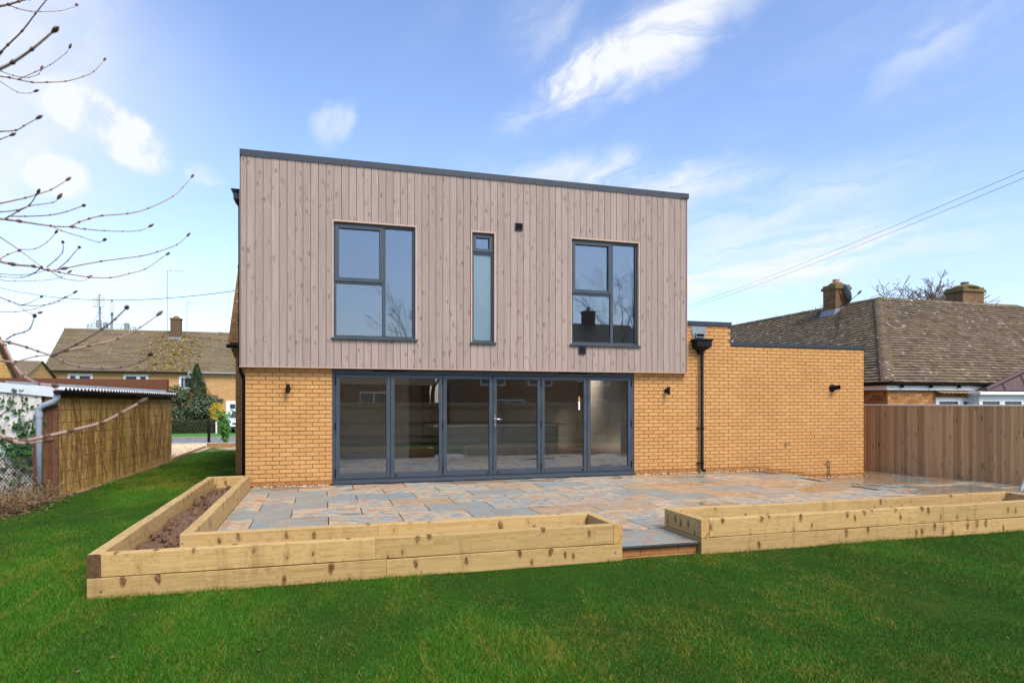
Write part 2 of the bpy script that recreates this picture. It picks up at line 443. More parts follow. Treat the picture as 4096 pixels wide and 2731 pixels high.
ys = [-45, -20, -6, -2, 0, 2, 4, 6, 8, 10, 12, 13, 16, 20, 24, 27, 29, 31.5, 34.4]
xs = [-60, -30, -14, -8, -4, -1.285, -1.22, 4, 8, 12, 16, 30, 60]
ys = sorted(ys + [6.2, 6.7])
V = [(x, y, -.55 if (x > -1.25 and 6.5 < y < 25) else zg(y)) for y in ys for x in xs]; nx = len(xs)
F = [(j * nx + i, j * nx + i + 1, (j + 1) * nx + i + 1, (j + 1) * nx + i) for j in range(len(ys) - 1) for i in range(nx - 1)]
g = MB().add(V, F).build('ground', M_lawn)
tag(g, 'green turf lawn around the house and planters', 'lawn', kind='structure')
m, nt, b = new_mat('far_ground')
n1 = noise_t(nt, wpos(nt), .7, 6, .65).outputs[0]
_in(nt, b, 'Base Color', ramp(nt, n1, [(.3, rgb(52, 84, 30)), (.6, rgb(78, 118, 40)), (.8, rgb(100, 116, 58))])); b.inputs['Roughness'].default_value = .95
M_far = m
g = MB().add([(-900, 38.4, -.44), (900, 38.4, -.44), (900, 1800, -.44), (-900, 1800, -.44)], [(0, 1, 2, 3)]).build('far_ground', M_far)
tag(g, 'green ground beyond the road', 'ground', kind='structure')
M_asph = plain('asphalt', rgb(122, 126, 132), .85, .12, 3, .3)
rd = MB().box(-80, 60, 34.4, 38.2, -.8, -.466).build('road', M_asph)
tag(rd, 'grey asphalt road beyond the garden', 'road', kind='structure')
M_kerb = plain('concrete_kerb', rgb(140, 130, 118), .9, .2, 8, .2)
vr = MB().box(-80, 60, 38.34, 42.6, -.8, -.36).build('verge', plain('verge_grass', rgb(66, 128, 26), .95, .3, 9, .5))
tag(vr, 'bright green grass verge beside the road', 'grass verge', kind='structure')
kr = thing('kerb', (-8, 38.27, -.5), 'concrete kerb stones along the far side of the road', 'kerb')
kr['kind'] = 'structure'
kme = MB().box(-.448, .448, -.07, .07, -.2, .15).mesh('kerb_stone', M_kerb, bevel=.012)
for i in range(34): put('kerb_stone', kme, (-20 + i * .91, 38.27, -.5), kr)
# neighbouring garden behind the camera ground is the same lawn sheet

# ------------------------------------------------------------------ extension house
YF = 12.24
house = thing('house', (2.9, YF, 0), 'modern house extension with weathered timber upper box over buff brick ground floor', 'house')
HX0, HX1, HX2, HX3 = -1.30, 7.36, 8.495, 12.065
TOP2, TOP1 = 2.715, 3.125
# mortar-coloured backing walls
def wallpart(b, name='wall_backing', mat=None): return bx(name, mat or M_mortar, b, house)
wallpart((HX0, .17, YF + .013, YF + .24, -.25, 2.092))
wallpart((6.19, HX1, YF + .013, YF + .24, -.35, 2.092))
wallpart((HX1 - .02, HX2, YF + .0135, YF + .24, -.35, TOP1))
wallpart((HX2, HX3, YF + .0125, YF + .24, -.45, TOP2))
# individual bricks of the outer leaf
bvar = {}
def brick_mesh(w, h, d, mat, k=0):
    key = (round(w, 3), round(h, 3), round(d, 3), mat.name, k)
    if key not in bvar:
        mb = MB().box(-w / 2, w / 2, 0, d, -h / 2, h / 2)
        rr = random.Random(repr(key))
        mb.v = [(x + rr.uniform(-.0022, .0022), y + (rr.uniform(-.0022, .0015) if y < d / 2 else 0), z + rr.uniform(-.0018, .0018)) for x, y, z in mb.v]
        bvar[key] = mb.mesh('brick', mat, bevel=.003)
    return bvar[key]
def brick_layout(u0, u1, z0, z1, keep=None, phase=0, bl=.225, bh=.075, joint=.010):
    out = []; n = int(round((z1 - z0) / bh + .49))
    for k in range(n):
        za = z0 + k * bh; zb = min(za + bh, z1)
        if zb - za < .02: continue
        u = u0 - ((k + phase) % 2) * bl / 2
        while u < u1 - .015:
            a, b_ = max(u, u0), min(u + bl, u1)
            if b_ - a > .02 and (keep is None or keep((a + b_) / 2, (za + zb) / 2)):
                out.append((a, b_, za, zb, k))
            u += bl
    return out
def stuff_bricks(L, mat, parent, plane, y, d=.03, name='brick_courses', sx=1):
    mb = MB()
    for a, b_, za, zb, k in L:
        jx = .006
        e = random.uniform(-.0018, .0016)
        if plane == 'XZ': mb.box(a + jx, b_ - jx, y + e, y + d, za + jx, zb - jx)
        else:
            lo, hi = (y - d, y - e) if sx > 0 else (y + e, y + d)
            mb.box(lo, hi, a + jx, b_ - jx, za + jx, zb - jx)
    return mb.build(name, mat, parent, kind='stuff')
def single_bricks(L, mat, parent, y, d=.03, name='brick'):
    for a, b_, za, zb, k in L:
        put(name, brick_mesh(round(b_ - a - .012, 3), round(zb - za - .012, 3), d, mat, random.randrange(3)), ((a + b_) / 2, y + random.uniform(-.0015, .0015), (za + zb) / 2), parent)
BZ = -.0075
left = brick_layout(HX0, .17, BZ, 2.092)
right_l = brick_layout(6.19, HX3, BZ, 2.0925, phase=1)
right_u = brick_layout(HX1 - .06, HX3, 2.0925, TOP1, keep=lambda u, z: z < TOP2 or u < HX2, phase=1)
below = brick_layout(9.0, HX3, BZ - .3, BZ)
right_u2 = []
for a, b_, za, zb, k in right_u:
    if za >= TOP2 - .001: b_ = min(b_, HX2)
    elif zb > TOP2 and b_ > HX2:
        if a >= HX2: zb = TOP2
        else:
            right_u2.append((HX2, b_, za, TOP2, k)); b_ = HX2
    if b_ - a > .02 and zb - za > .015: right_u2.append((a, b_, za, zb, k))
single_bricks(left, M_brick, house, YF)
near = sorted(right_l, key=lambda q: q[0])
nk = 300 - len(left)
single_bricks(near[:nk], M_brick, house, YF)
stuff_bricks(near[nk:] + right_u2 + below, M_brick, house, 'XZ', YF)
# plain returns and shell
M_brickside = bricks_mat('buff_brick_return', [rgb(196, 124, 60), rgb(206, 136, 70)], fine=.35)
bx('side_wall', M_brickside, (HX3 - .22, HX3 - .004, YF + .241, 19, -.5, TOP2), house)
bx('side_wall', M_brickside, (HX0 + .004, HX0 + .22, YF + .241, 16.5, -.5, 2.09), house)
bx('side_wall', M_brickside, (HX1 + .2, HX2 - .003, YF + .241, 17, TOP2 + .02, TOP1 - .002), house)
# flat roof of the wing with an unseen rooflight, added to brighten the kitchen
for b_ in ((HX2 + .002, 9.3, YF + .242, 19, TOP2 - .2, TOP2 - .06), (10.9, HX3 - .005, YF + .242, 19, TOP2 - .2, TOP2 - .06), (9.3005, 10.8995, YF + .242, 14.6, TOP2 - .2, TOP2 - .06), (9.3005, 10.8995, 16.2, 19, TOP2 - .2, TOP2 - .06)): bx('flat_roof', M_coping, b_, house)
for b_ in ((9.3, 9.36, 14.6, 16.2, TOP2 - .058, TOP2 + .02), (10.84, 10.9, 14.6, 16.2, TOP2 - .058, TOP2 + .02), (9.361, 10.839, 14.6, 14.66, TOP2 - .058, TOP2 + .02), (9.361, 10.839, 16.14, 16.2, TOP2 - .058, TOP2 + .02)): bx('rooflight_kerb', M_coping, b_, house)

# timber upper box
CX0, CX1, CZ0, CZ1, YC = -1.36, 7.36, 2.105, 5.76, 12.12
WIN = [(.164, 1.682, 2.635, 4.755), (2.708, 3.195, 2.618, 4.745), (4.732, 6.253, 2.630, 4.765)]
def zspans(x0, x1):
    s = [(CZ0, CZ1)]
    for a, b_, za, zb in WIN:
        if x1 > a + .012 and x0 < b_ - .012:
            s = [(CZ0, za - .004), (zb + .002, CZ1)]
    return s
cuts = sorted([CX0, CX1] + [c for w in WIN for c in w[:2]])
# one solid backing per bay, open at the windows
mb = MB()
for a, b_ in zip(cuts, cuts[1:]):
    for za, zb in zspans(a + .02, b_ - .02): mb.box(a, b_, YC + .0205, YC + .2, za, zb)
mb.build('cladding_backing', M_batten, house)
clad = bx('cladding', M_batten, (CX0, CX1, YC + .201, YC + .22, CZ0 + .0, CZ0 + .1), house)
PITCH = .1321
u = CX0; cedges = [CX0, CX0 + .100]
while cedges[-1] < CX1 - .05: cedges.append(min(CX1, cedges[-1] + PITCH * random.uniform(.992, 1.008)))
for a, b_ in zip(cedges, cedges[1:]):
    segs = [(a, b_)]
    # split a board that straddles a window edge
    for wx in cuts[1:-1]:
        segs = [t for s_ in segs for t in ([(s_[0], wx), (wx, s_[1])] if s_[0] + .004 < wx < s_[1] - .004 else [s_])]
    for s0, s1 in segs:
        for za, zb in zspans(s0, s1):
            e0 = .0032 if s0 == a else 0; e1 = .0032 if s1 == b_ else 0
            dy = random.uniform(-.0015, .0015)
            ce = ((s0 + s1) / 2, YC, (za + zb) / 2)
            MB().box(s0 + e0, s1 - e1, YC + dy, YC + .0195, za, zb).build('board', M_clad, clad, bevel=.0025, at=ce)
# side of the box (towards the garage) and the far side
for sx in (CX0, CX1):
    s = bx('side_cladding', M_batten, (min(sx, sx + (.05 if sx < 0 else -.05)) + .001, max(sx, sx + (.05 if sx < 0 else -.05)) - .001, YC + .201, 17, CZ0, CZ1), house)
    y = YC + .022
    while y < 17:
        xo = sx - .02 if sx < 0 else sx
        MB().box(xo + .001, xo + .019, y + .003, y + .128, CZ0, CZ1).build('board', M_clad, s, at=(xo, y + .065, 3.9))
        y += PITCH
bx('drip_trim', M_cladend, (CX0 - .022, CX1 + .022, YC - .028, YF - .002, CZ0 - .016, CZ0 - .002), house, bevel=.003)
bx('soffit_side', M_cladend, (CX0 - .021, HX0 - .002, YF - .001, 16.5, CZ0 - .016, CZ0 - .003), house)
bx('flat_roof', M_coping, (CX0 + .03, CX1 - .03, YC + .06, 17, CZ1 - .06, CZ1 + .02), house)
# edge copings: folded aluminium in lengths with lap joints and fixings
def coping(x0, x1, y, z0, z1, joints=(), side=None):
    xs_ = [x0] + list(joints) + [x1]
    for i, (a, b_) in enumerate(zip(xs_, xs_[1:])):
        c_ = MB().box(a, b_ - .0015, y, y + .012, z0, z1).box(a, b_ - .0015, y + .0121, y + .22, z1 - .012, z1 - .0005).build('coping', M_coping, house, bevel=.002)
        q = a + .35
        while q < b_:
            MB().cyl((q, y - .003, (z0 + z1) / 2), (q, y + .001, (z0 + z1) / 2), .011, 10).build('fixing', M_coping, c_)
            q += .75
coping(CX0 - .012, CX1 + .012, YC - .03, CZ1 - .006, CZ1 + .093, (4.95,))
MB().box(7.2, CX1 + .014, YC - .034, YC - .0302, CZ1 - .006, CZ1 + .094).build('coping_end', M_coping, house)
bx('coping', M_coping, (CX0 - .014, CX0 - .002, YC - .018, 17, CZ1 - .006, CZ1 + .094), house)
bx('coping', M_coping, (CX1 + .024, CX1 + .034, YC - .018, 17, CZ1 - .006, CZ1 + .092), house)
coping(CX1 + .025, HX2 + .012, YF - .03, TOP1 - .006, TOP1 + .085)
coping(HX2 + .014, HX3 + .02, YF - .03, TOP2 - .006, TOP2 + .082)
MB().box(HX3 - .06, HX3 + .022, YF - .034, YF - .0302, TOP2 - .006, TOP2 + .083).build('coping_end', M_coping, house)
bx('coping', M_coping, (HX3 + .008, HX3 + .02, YF - .0175, 19, TOP2 - .006, TOP2 + .081), house)
bx('coping', M_coping, (HX2 - .001, HX2 + .0105, YF - .0175, 17, TOP1 - .006, TOP1 + .084), house)
MB().box(HX2 + .0002, HX2 + .045, YF - .035, YF - .031, TOP2 + .06, TOP2 + .115).build('lead_flashing', M_lead, house)

# windows
def frame_rect(mb, x0, x1, z0, z1, t, y0, y1, tb=None):
    tb = tb or t
    mb.box(x0, x0 + t, y0, y1, z0, z1); mb.box(x1 - t, x1, y0, y1, z0, z1)
    mb.box(x0 + t, x1 - t, y0, y1, z0, z0 + tb); mb.box(x0 + t, x1 - t, y0, y1, z1 - t, z1)
    return mb
def pane(x0, x1, z0, z1, y, parent, mat, name='pane'):
    return MB().box(x0, x1, y, y + .006, z0, z1).build(name, mat, parent)
def gasket(parent, x0, x1, z0, z1, y, t=.006):
    frame_rect(MB(), x0 - t, x1 + t, z0 - t, z1 + t, t + .001, y - .004, y + .006).build('gasket', M_rubber, parent)
for i, (x0, x1, z0, z1) in enumerate(WIN):
    w = bx('window', M_anth, (x0 + .026, x1 - .026, YC + .16, YC + .165, z0 + .002, z0 + .012), house)
    # timber reveal lining
    t = .026
    mb = MB(); mb.box(x0, x0 + t, YC - .014, YC + .15, z0 + .012, z1); mb.box(x1 - t, x1, YC - .014, YC + .15, z0 + .012, z1); mb.box(x0 + t, x1 - t, YC - .0142, YC + .15, z1 - t, z1 - .0005)
    mb.build('reveal_lining', M_cladend, w, bevel=.002)
    MB().box(x0 - .012, x1 + .012, YC - .05, YC + .12, z0 - .022, z0 + .011).build('sill', M_anth, w, bevel=.003)
    fx0, fx1, fz0, fz1 = x0 + t + .001, x1 - t - .001, z0 + .012, z1 - t - .001
    ya, yb = YC + .055, YC + .12
    gl_y = YC + .085
    mb = MB()
    if i != 1:
        fw = .05
        mx = fx0 + (fx1 - fx0) * .59; mz = fz0 + (fz1 - fz0) * .487
        frame_rect(mb, fx0, fx1, fz0, fz1, fw, ya, yb)
        mb.box(mx, mx + .062, ya + .0005, yb - .001, fz0 + fw, fz1 - fw)
        mb.box(fx0 + fw, mx, ya + .0007, yb - .001, mz - .03, mz + .03)
        mb.build('frame', M_anth, w, bevel=.003)
        sx0, sx1, sz0, sz1 = fx0 + .024, mx + .024, mz + .008, fz1 - .026
        sash = frame_rect(MB(), sx0, sx1, sz0, sz1, .072, YC + .038, ya - .0002).build('opening_sash', M_anth, w, bevel=.003)
        for q in [(sx0 + .07, sx1 - .07, sz0 + .07, sz1 - .07), (fx0 + fw, mx, fz0 + fw, mz - .03), (mx + .062, fx1 - fw, fz0 + fw, fz1 - fw)]:
            pane(q[0], q[1], q[2], q[3], gl_y, w, M_glass)
            gasket(w, q[0], q[1], q[2], q[3], gl_y - .012 if q[0] > fx0 + .06 else gl_y - .012)
    else:
        fw = .042
        mz = fz1 - .37
        frame_rect(mb, fx0, fx1, fz0, fz1, fw, ya, yb)
        mb.box(fx0 + fw, fx1 - fw, ya + .0007, yb - .001, mz - .028, mz + .028)
        mb.build('frame', M_anth, w, bevel=.003)
        frame_rect(MB(), fx0 + .02, fx1 - .02, mz + .012, fz1 - .022, .066, YC + .038, ya - .0002).build('opening_sash', M_anth, w, bevel=.003)
        pane(fx0 + .08, fx1 - .08, mz + .075, fz1 - .085, gl_y, w, M_glass)
        pane(fx0 + fw, fx1 - fw, fz0 + fw, mz - .028, gl_y, w, M_obsc, 'obscured_pane')
        gasket(w, fx0 + fw, fx1 - fw, fz0 + fw, mz - .028, gl_y - .012)
# louvre vents
for x0, x1, z0, z1 in [(3.586, 3.738, 4.812, 4.955), (4.908, 5.058, 2.442, 2.588)]:
    v = frame_rect(MB(), x0, x1, z0, z1, .012, YC - .025, YC - .002).build('wall_vent', M_coping, house, bevel=.002)
    bx('vent_back', M_black, (x0 + .012, x1 - .012, YC - .008, YC - .002, z0 + .012, z1 - .012), v)
    for k in range(8):
        z = z0 + .018 + k * (z1 - z0 - .03) / 8
        MB().add([(x0 + .012, YC - .023, z), (x1 - .012, YC - .023, z), (x1 - .012, YC - .010, z + .011), (x0 + .012, YC - .010, z + .011)], [(0, 1, 2, 3)]).build('louvre', M_coping, v)

# bifold doors
DX0, DX1, DZ = .172, 6.188, 2.088
fr = MB(); fr.box(DX0, DX0 + .055, YF + .02, YF + .1, .05, DZ); fr.box(DX1 - .055, DX1, YF + .02, YF + .1, .05, DZ)
fr.box(DX0 + .055, DX1 - .055, YF + .0195, YF + .1, DZ - .085, DZ); fr.box(DX0 + .055, DX1 - .055, YF + .02, YF + .1, .045, .075)
fr.build('door_frame', M_anth, house, bevel=.003)
MB().extr([(DX0, YF - .10, .003), (DX0, YF - .10, .022), (DX0, YF + .02, .048), (DX0, YF + .11, .048), (DX0, YF + .11, .003)], (DX1 - DX0, 0, 0)).build('threshold', M_anth, house)
for q in (.9, 4.55): bx('trickle_vent', M_black, (q, q + .62, YF + .008, YF + .018, DZ - .035, DZ - .015), house)
LW = (DX1 - DX0 - .11) / 6
for i in range(6):
    a = DX0 + .055 + i * LW + .004; b_ = a + LW - .008; z0, z1 = .08, DZ - .09
    lf = frame_rect(MB(), a, b_, z0, z1, .072, YF + .008, YF + .07, .105).build('door_leaf', M_anth, house, bevel=.004)
    px = (a + .072, b_ - .072, z0 + .105, z1 - .072)
    pane(*px, YF + .035, lf, M_doorglass)
    gasket(lf, *px, YF + .022, .005)
    MB().box(px[0] - .006, px[1] + .006, YF + .0195, YF + .0235, px[2] - .012, px[2] - .006).build('glazing_bead', M_steel, lf)
    if i in (1, 4, 2, 3):
        kx = a + .1 if i in (1, 3) else b_ - .1
        if i == 4: kx = b_ - .1
        MB().tube([(kx, YF + .009, z0 + .05), (kx, YF - .012, z0 + .05), (kx, YF - .022, z0 + .05)], [.010, .010, .016], 10).build('stop_knob', M_black, lf)
    if i in (0, 2, 3, 5):
        hx = a - .004 if i in (0, 2) else b_ + .004
        if i == 3: hx = b_ + .004
        for hz in (z0 + .12, 1.05, z1 - .12):
            MB().cyl((hx, YF + .002, hz - .07), (hx, YF + .002, hz + .07), .011, 8).build('hinge', M_black, lf)
    if i == 3:
        hx = a + .036
        h_ = MB().box(hx - .016, hx + .016, YF - .006, YF + .0075, 1.0, 1.24).build('handle', M_steel, lf, bevel=.004)
        MB().tube([(hx, YF - .006, 1.155), (hx, YF - .05, 1.155), (hx + .02, YF - .06, 1.155), (hx + .135, YF - .06, 1.152)], .0105, 10).build('lever', M_steel, h_, smooth=True)
        MB().cyl((hx, YF - .010, 1.045), (hx, YF - .004, 1.045), .010, 10).build('keyhole', M_copper, h_)
    if i == 4:
        sx = b_ - .16
        st = bx('label_tag', M_white, (sx - .016, sx + .016, YF + .0315, YF + .034, 1.33, 1.5), lf)
        bx('label_print', plain('tag_orange', rgb(196, 140, 60), .6), (sx - .014, sx + .014, YF + .0305, YF + .0313, 1.505, 1.6), st)

# rooms behind the glass (part of the house shell)
M_floor = plain('interior_floor', rgb(190, 186, 178), .3, .08, 2, .02)
bx('room_floor', M_floor, (HX0 + .23, 11.6, YF + .112, 20, -.06, .035), house)
bx('room_ceiling', M_plaster, (HX0 + .23, 8.0, YF + .245, 20, 2.16, 2.2), house)
bx('room_wall', M_plaster, (HX0 + .225, .17, YF + .245, 17.0, .036, 2.158), house)
bx('room_wall', M_inner, (.171, 2.15, 16.95, 17.1, .036, 2.158), house)
bx('skirting', M_white, (.171, 2.15, 16.925, 16.949, .036, .20), house)
bx('room_wall', M_inner, (2.151, 8.0, 19.8, 19.99, .036, 2.158), house)
bx('room_wall', M_inner, (2.03, 2.15, 17.101, 19.8, .036, 2.158), house)
bx('room_wall', M_plaster, (6.25, 6.4, YF + .245, 13.0, .036, 2.158), house)
bx('skirting', M_white, (6.225, 6.249, YF + .25, 13.0, .036, .18), house)
bx('room_wall', M_inner, (11.6, 11.8, YF + .245, 18.9, .036, 2.5), house)
bx('room_wall', M_inner, (8.0, 11.6, 18.8, 18.99, .036, 2.5), house)
bx('room_wall', M_plaster, (6.41, 11.59, YF + .245, YF + .30, .036, 2.158), house)
bx('room_wall', M_inner, (8.001, 8.1, 18.991, 19.99, .036, 2.158), house)
bx('bulkhead', M_plaster, (7.9, 8.0, YF + .31, 18.79, 2.201, 2.5), house)
bx('socket_plate', M_white, (1.72, 1.87, 16.938, 16.9485, .42, .51), house)
bx('wall_switch', M_white, (1.95, 2.04, 16.938, 16.9485, 1.28, 1.37), house)
bx('inner_door', plain('oak_door', rgb(150, 92, 52), .5, .2, 8), (2.9, 3.75, 19.74, 19.795, .036, 2.0), house)
# upper rooms
bx('upper_floor', M_plaster, (CX0 + .05, CX1 - .05, YC + .221, 17, 2.24, 2.36), house)
bx('upper_wall', M_plaster, (CX0 + .05, CX1 - .05, 16.4, 16.6, 2.361, 5.68), house)
bx('upper_wall', M_plaster, (6.32, 6.45, YC + .221, 16.4, 2.361, 5.68), house)
bx('upper_wall', M_plaster, (2.0, 2.12, YC + .221, 16.4, 2.361, 5.68), house)
bx('upper_wall', M_plaster, (4.0, 4.12, YC + .221, 16.4, 2.361, 5.68), house)
island = thing('kitchen_island', (4.1, 15.7, .035), 'kitchen island with white worktop seen through the glass doors', 'kitchen island')
M_unit = plain('kitchen_unit', rgb(200, 190, 172), .6, .05, 3)
bx('plinth', M_black, (2.95, 5.75, 15.75, 16.5, .036, .13), island)
for k in range(5):
    a = 2.9 + k * .58
    bx('unit_panel', M_unit, (a, a + .574, 15.68, 15.7, .14, .895), island, bevel=.002)
bx('carcass', M_unit, (2.9, 5.8, 15.701, 16.55, .14, .894), island)
bx('worktop', plain('quartz_worktop', (.9, .9, .88), .4, .02), (2.55, 5.95, 15.5, 16.6, .896, .935), island, bevel=.003)

# rainwater goods
dp = thing('rainwater_downpipe', (7.74, 12.16, 0), 'black hopper and downpipe on the brick wall beside the timber box', 'downpipe')
px, py = 7.745, 12.165
def hopper(parent, cx_, y0, y1, zt, w=.42, mat=M_black):
    def ring(wx, ya, z): return [(cx_ - wx / 2, ya, z), (cx_ + wx / 2, ya, z), (cx_ + wx / 2, y1, z), (cx_ - wx / 2, y1, z)]
    d = y1 - y0
    mb = MB()
    levels = [(w * .22, y1 - .11, zt - .28), (w * .22, y1 - .11, zt - .255), (w * .78, y0 + .03, zt - .165), (w * .82, y0 + .02, zt - .155), (w * .82, y0 + .02, zt - .05), (w * .88, y0 + .012, zt - .04), (w, y0, zt - .012), (w, y0, zt)]
    for (wa, ya, za), (wb, yb, zb) in zip(levels, levels[1:]): mb.hexa(ring(wa, ya, za), ring(wb, yb, zb - .0004))
    return mb.build('hopper', mat, parent)
hopper(dp, px - .03, 12.0, YF - .003, 2.815)
MB().tube([(px, py, 2.57), (px, py, .10), (px + .004, py - .02, .055), (px + .02, py - .07, .02)], .034, 16).build('pipe', M_black, dp, smooth=True)
for z in (2.52, .93, .19):
    MB().tube([(px, py, z - .022), (px, py, z - .018), (px, py, z + .018), (px, py, z + .022)], [.036, .043, .043, .036], 16).build('collar', M_black, dp)
    MB().cyl((px - .065, YF - .045, z), (px - .065, YF - .001, z), .017, 10).box(px - .06, px - .03, YF - .03, YF - .018, z - .008, z + .008).build('bracket', M_black, dp)
lt = MB().add([(7.52, YF - .006, TOP1 - .01), (7.89, YF - .006, TOP1 - .01), (7.87, YF - .012, 2.97), (7.54, YF - .012, 2.97)], [(0, 1, 2, 3)])
lt.hexa([(7.58, YF - .014, 2.82), (7.85, YF - .014, 2.82), (7.85, YF - .004, 2.82), (7.58, YF - .004, 2.82)], [(7.54, YF - .014, 2.97), (7.87, YF - .014, 2.97), (7.87, YF - .004, 2.97), (7.54, YF - .004, 2.97)])
lt.build('lead_chute', M_lead, dp)
frame_rect(MB(), 7.615, 7.825, 2.865, 2.95, .014, YF - .05, YF - .0142).build('chute_opening', M_lead, dp)
bx('chute_mouth', M_black, (7.629, 7.811, YF - .02, YF - .0145, 2.879, 2.936), dp)  # flat black panel: shade inside the chute opening, put in as colour
dp2 = thing('rainwater_downpipe', (-1.42, 12.6, 0), 'black hopper and downpipe down the corner of the timber box towards the garage', 'downpipe')
hx_ = -1.38
def ringx(wy, xa, z, cy): return [(xa, cy - wy / 2, z), (hx_, cy - wy / 2, z), (hx_, cy + wy / 2, z), (xa, cy + wy / 2, z)]
mb = MB(); lv = [(.09, hx_ - .06, 4.96), (.28, hx_ - .12, 5.06), (.30, hx_ - .13, 5.07), (.30, hx_ - .13, 5.17), (.33, hx_ - .15, 5.20), (.36, hx_ - .175, 5.24)]
for (wa, xa, za), (wb, xb, zb) in zip(lv, lv[1:]): mb.hexa(ringx(wa, xa, za, 12.55), ringx(wb, xb, zb - .0004, 12.55))
mb.build('hopper', M_coping, dp2)
MB().tube([(-1.415, 12.55, 4.97), (-1.415, 12.55, 2.12), (-1.412, 12.55, 2.03), (-1.38, 12.53, 1.97), (-1.35, 12.52, 1.9), (-1.345, 12.52, 1.82), (-1.345, 12.52, -.16)], .033, 14).build('pipe', M_black, dp2, smooth=True)
for x_, z in ((-1.415, 3.9), (-1.415, 2.95), (-1.415, 2.16), (-1.345, 1.75), (-1.345, .45)):
    yy = 12.55 if x_ < -1.4 else 12.52
    MB().tube([(x_, yy, z - .03), (x_, yy, z + .03)], .041, 14).build('collar', M_black, dp2)

# wall lights, flue, pipe, cables
for k, lx in enumerate((-.585, 6.93)):
    wl = thing('wall_light', (lx, YF, 1.72), ['black up and down wall light left on the short brick wall by the planter', 'black up and down wall light on the brick between the doors and downpipe'][k].replace('left ', ''), 'wall light', 'up and down lights flanking the doors')
    MB().tube([(lx, YF - .105, 1.645), (lx, YF - .105, 1.805)], .034, 20).build('tube_body', M_black, wl, bevel=.0)
    MB().cyl((lx, YF - .075, 1.725), (lx, YF - .012, 1.725), .018, 12).build('arm', M_black, wl)
    MB().cyl((lx, YF - .014, 1.725), (lx, YF - .001, 1.725), .046, 20).build('wall_plate', M_black, wl)
fl = thing('boiler_flue', (11.19, YF, 1.8), 'black round boiler flue on the right brick wing', 'flue')
fl['label'] = 'black round boiler flue on the brick wing near the fence'
MB().tube([(11.17, YF - .001, 1.81), (11.17, YF - .012, 1.81), (11.17, YF - .03, 1.81)], [.088, .086, .062], 24).build('wall_collar', M_black, fl, smooth=True)
MB().tube([(11.17, YF - .02, 1.81), (11.19, YF - .09, 1.812), (11.22, YF - .17, 1.825)], [.058, .052, .05], 20, cap=False).build('outlet', M_black, fl, smooth=True)
tp = thing('standpipe', (11.05, YF, -.2), 'short weathered copper pipe stub rising against the brick wing', 'pipe')
MB().tube([(11.055, YF - .04, -.23), (11.055, YF - .04, .10), (11.05, YF - .045, .13), (11.02, YF - .05, .135)], .012, 10).build('pipe', M_copper, tp, smooth=True)
MB().tube([(11.055, YF - .04, .01), (11.055, YF - .04, .04)], .018, 8).build('joint', M_copper, tp)
MB().tube([(11.04, YF - .046, .135), (10.985, YF - .055, .14)], .018, 8).build('valve', M_rust, tp)
cb = thing('cable_tails', (9.93, YF, .55), 'brass cable tails poking out of the brick wing', 'cable')
MB().tube([(9.9, YF + .005, .56), (9.9, YF - .03, .56), (9.90, YF - .04, .555)], .016, 8).build('brass_gland', plain('brass', rgb(190, 150, 70), .35, .15, metal=.8), cb)
MB().tube([(9.91, YF - .04, .56), (9.95, YF - .06, .565), (9.965, YF - .06, .61), (9.985, YF - .055, .64)], .005, 6).tube([(9.91, YF - .04, .555), (9.945, YF - .06, .545), (9.95, YF - .06, .51)], .005, 6).build('cable', M_copper, cb)
# ------------------------------------------------------------------ patio
def zpat(x): return -.21 * min(1, max(0, (x - 9.25) / 1.35))
m, nt, b = new_mat('slate_porcelain')
r = piece_rand(nt); oc = ocoord(nt)
base_v = vm(nt, 'ADD', oc, nd(nt, 'CombineXYZ', {0: mth(nt, 'MULTIPLY', r, 31.0), 1: mth(nt, 'MULTIPLY', r, 57.0), 2: 0.0}).outputs[0])
sv = vm(nt, 'MULTIPLY', base_v, (1.0, 2.1, 1.0))
nA = noise_t(nt, sv, 1.7, 6, .62, 1.6).outputs[0]
nB = noise_t(nt, vm(nt, 'ADD', sv, (9.1, 4.2, 0)), 2.3, 5, .6, 1.9).outputs[0]
nC = noise_t(nt, sv, 14, 5, .65, .8).outputs[0]
c = ramp(nt, nA, [(.26, rgb(86, 98, 96)), (.37, rgb(168, 174, 164)), (.45, rgb(122, 132, 126)), (.51, rgb(202, 182, 150)), (.59, rgb(180, 146, 106)), (.74, rgb(120, 96, 70))])
tilt = mth(nt, 'FRACT', mth(nt, 'MULTIPLY', r, 5.17))
oc_r = nd(nt, 'SeparateColor', {0: nd(nt, 'ObjectInfo').outputs['Color']}).outputs[0]
tilt = mth(nt, 'ADD', mth(nt, 'MULTIPLY', tilt, oc_r), mth(nt, 'MULTIPLY', mth(nt, 'SUBTRACT', 1.0, oc_r), .9))      # a slab tinted dark is one of the blue-grey ones
c = mixc(nt, mth(nt, 'MULTIPLY', mrange(nt, tilt, .62, .8), .72), c, rgb(128, 142, 138))
c = mixc(nt, mth(nt, 'MULTIPLY', mrange(nt, tilt, .28, .12), .6), c, rgb(176, 142, 102))          # some tiles are plain blue-grey
c = mixc(nt, mth(nt, 'MULTIPLY', mrange(nt, nB, .56, .66), .8), c, rgb(182, 106, 58))             # rust flares
c = mixc(nt, mrange(nt, nC, .5, .75, 0, .4), c, rgb(92, 90, 80))
nW = noise_t(nt, vm(nt, 'MULTIPLY', wpos(nt), (.8, 1.6, 1)), 1.1, 4, .55, .8).outputs[0]
px_ = nd(nt, 'SeparateXYZ', {0: wpos(nt)})
wet = mth(nt, 'ADD', mth(nt, 'ADD', nW, mrange(nt, px_.outputs[0], 4.0, 12.0, -.08, .13)), mrange(nt, px_.outputs[1], 11.1, 12.1, 0, .13))
wm = mrange(nt, wet, .545, .60)
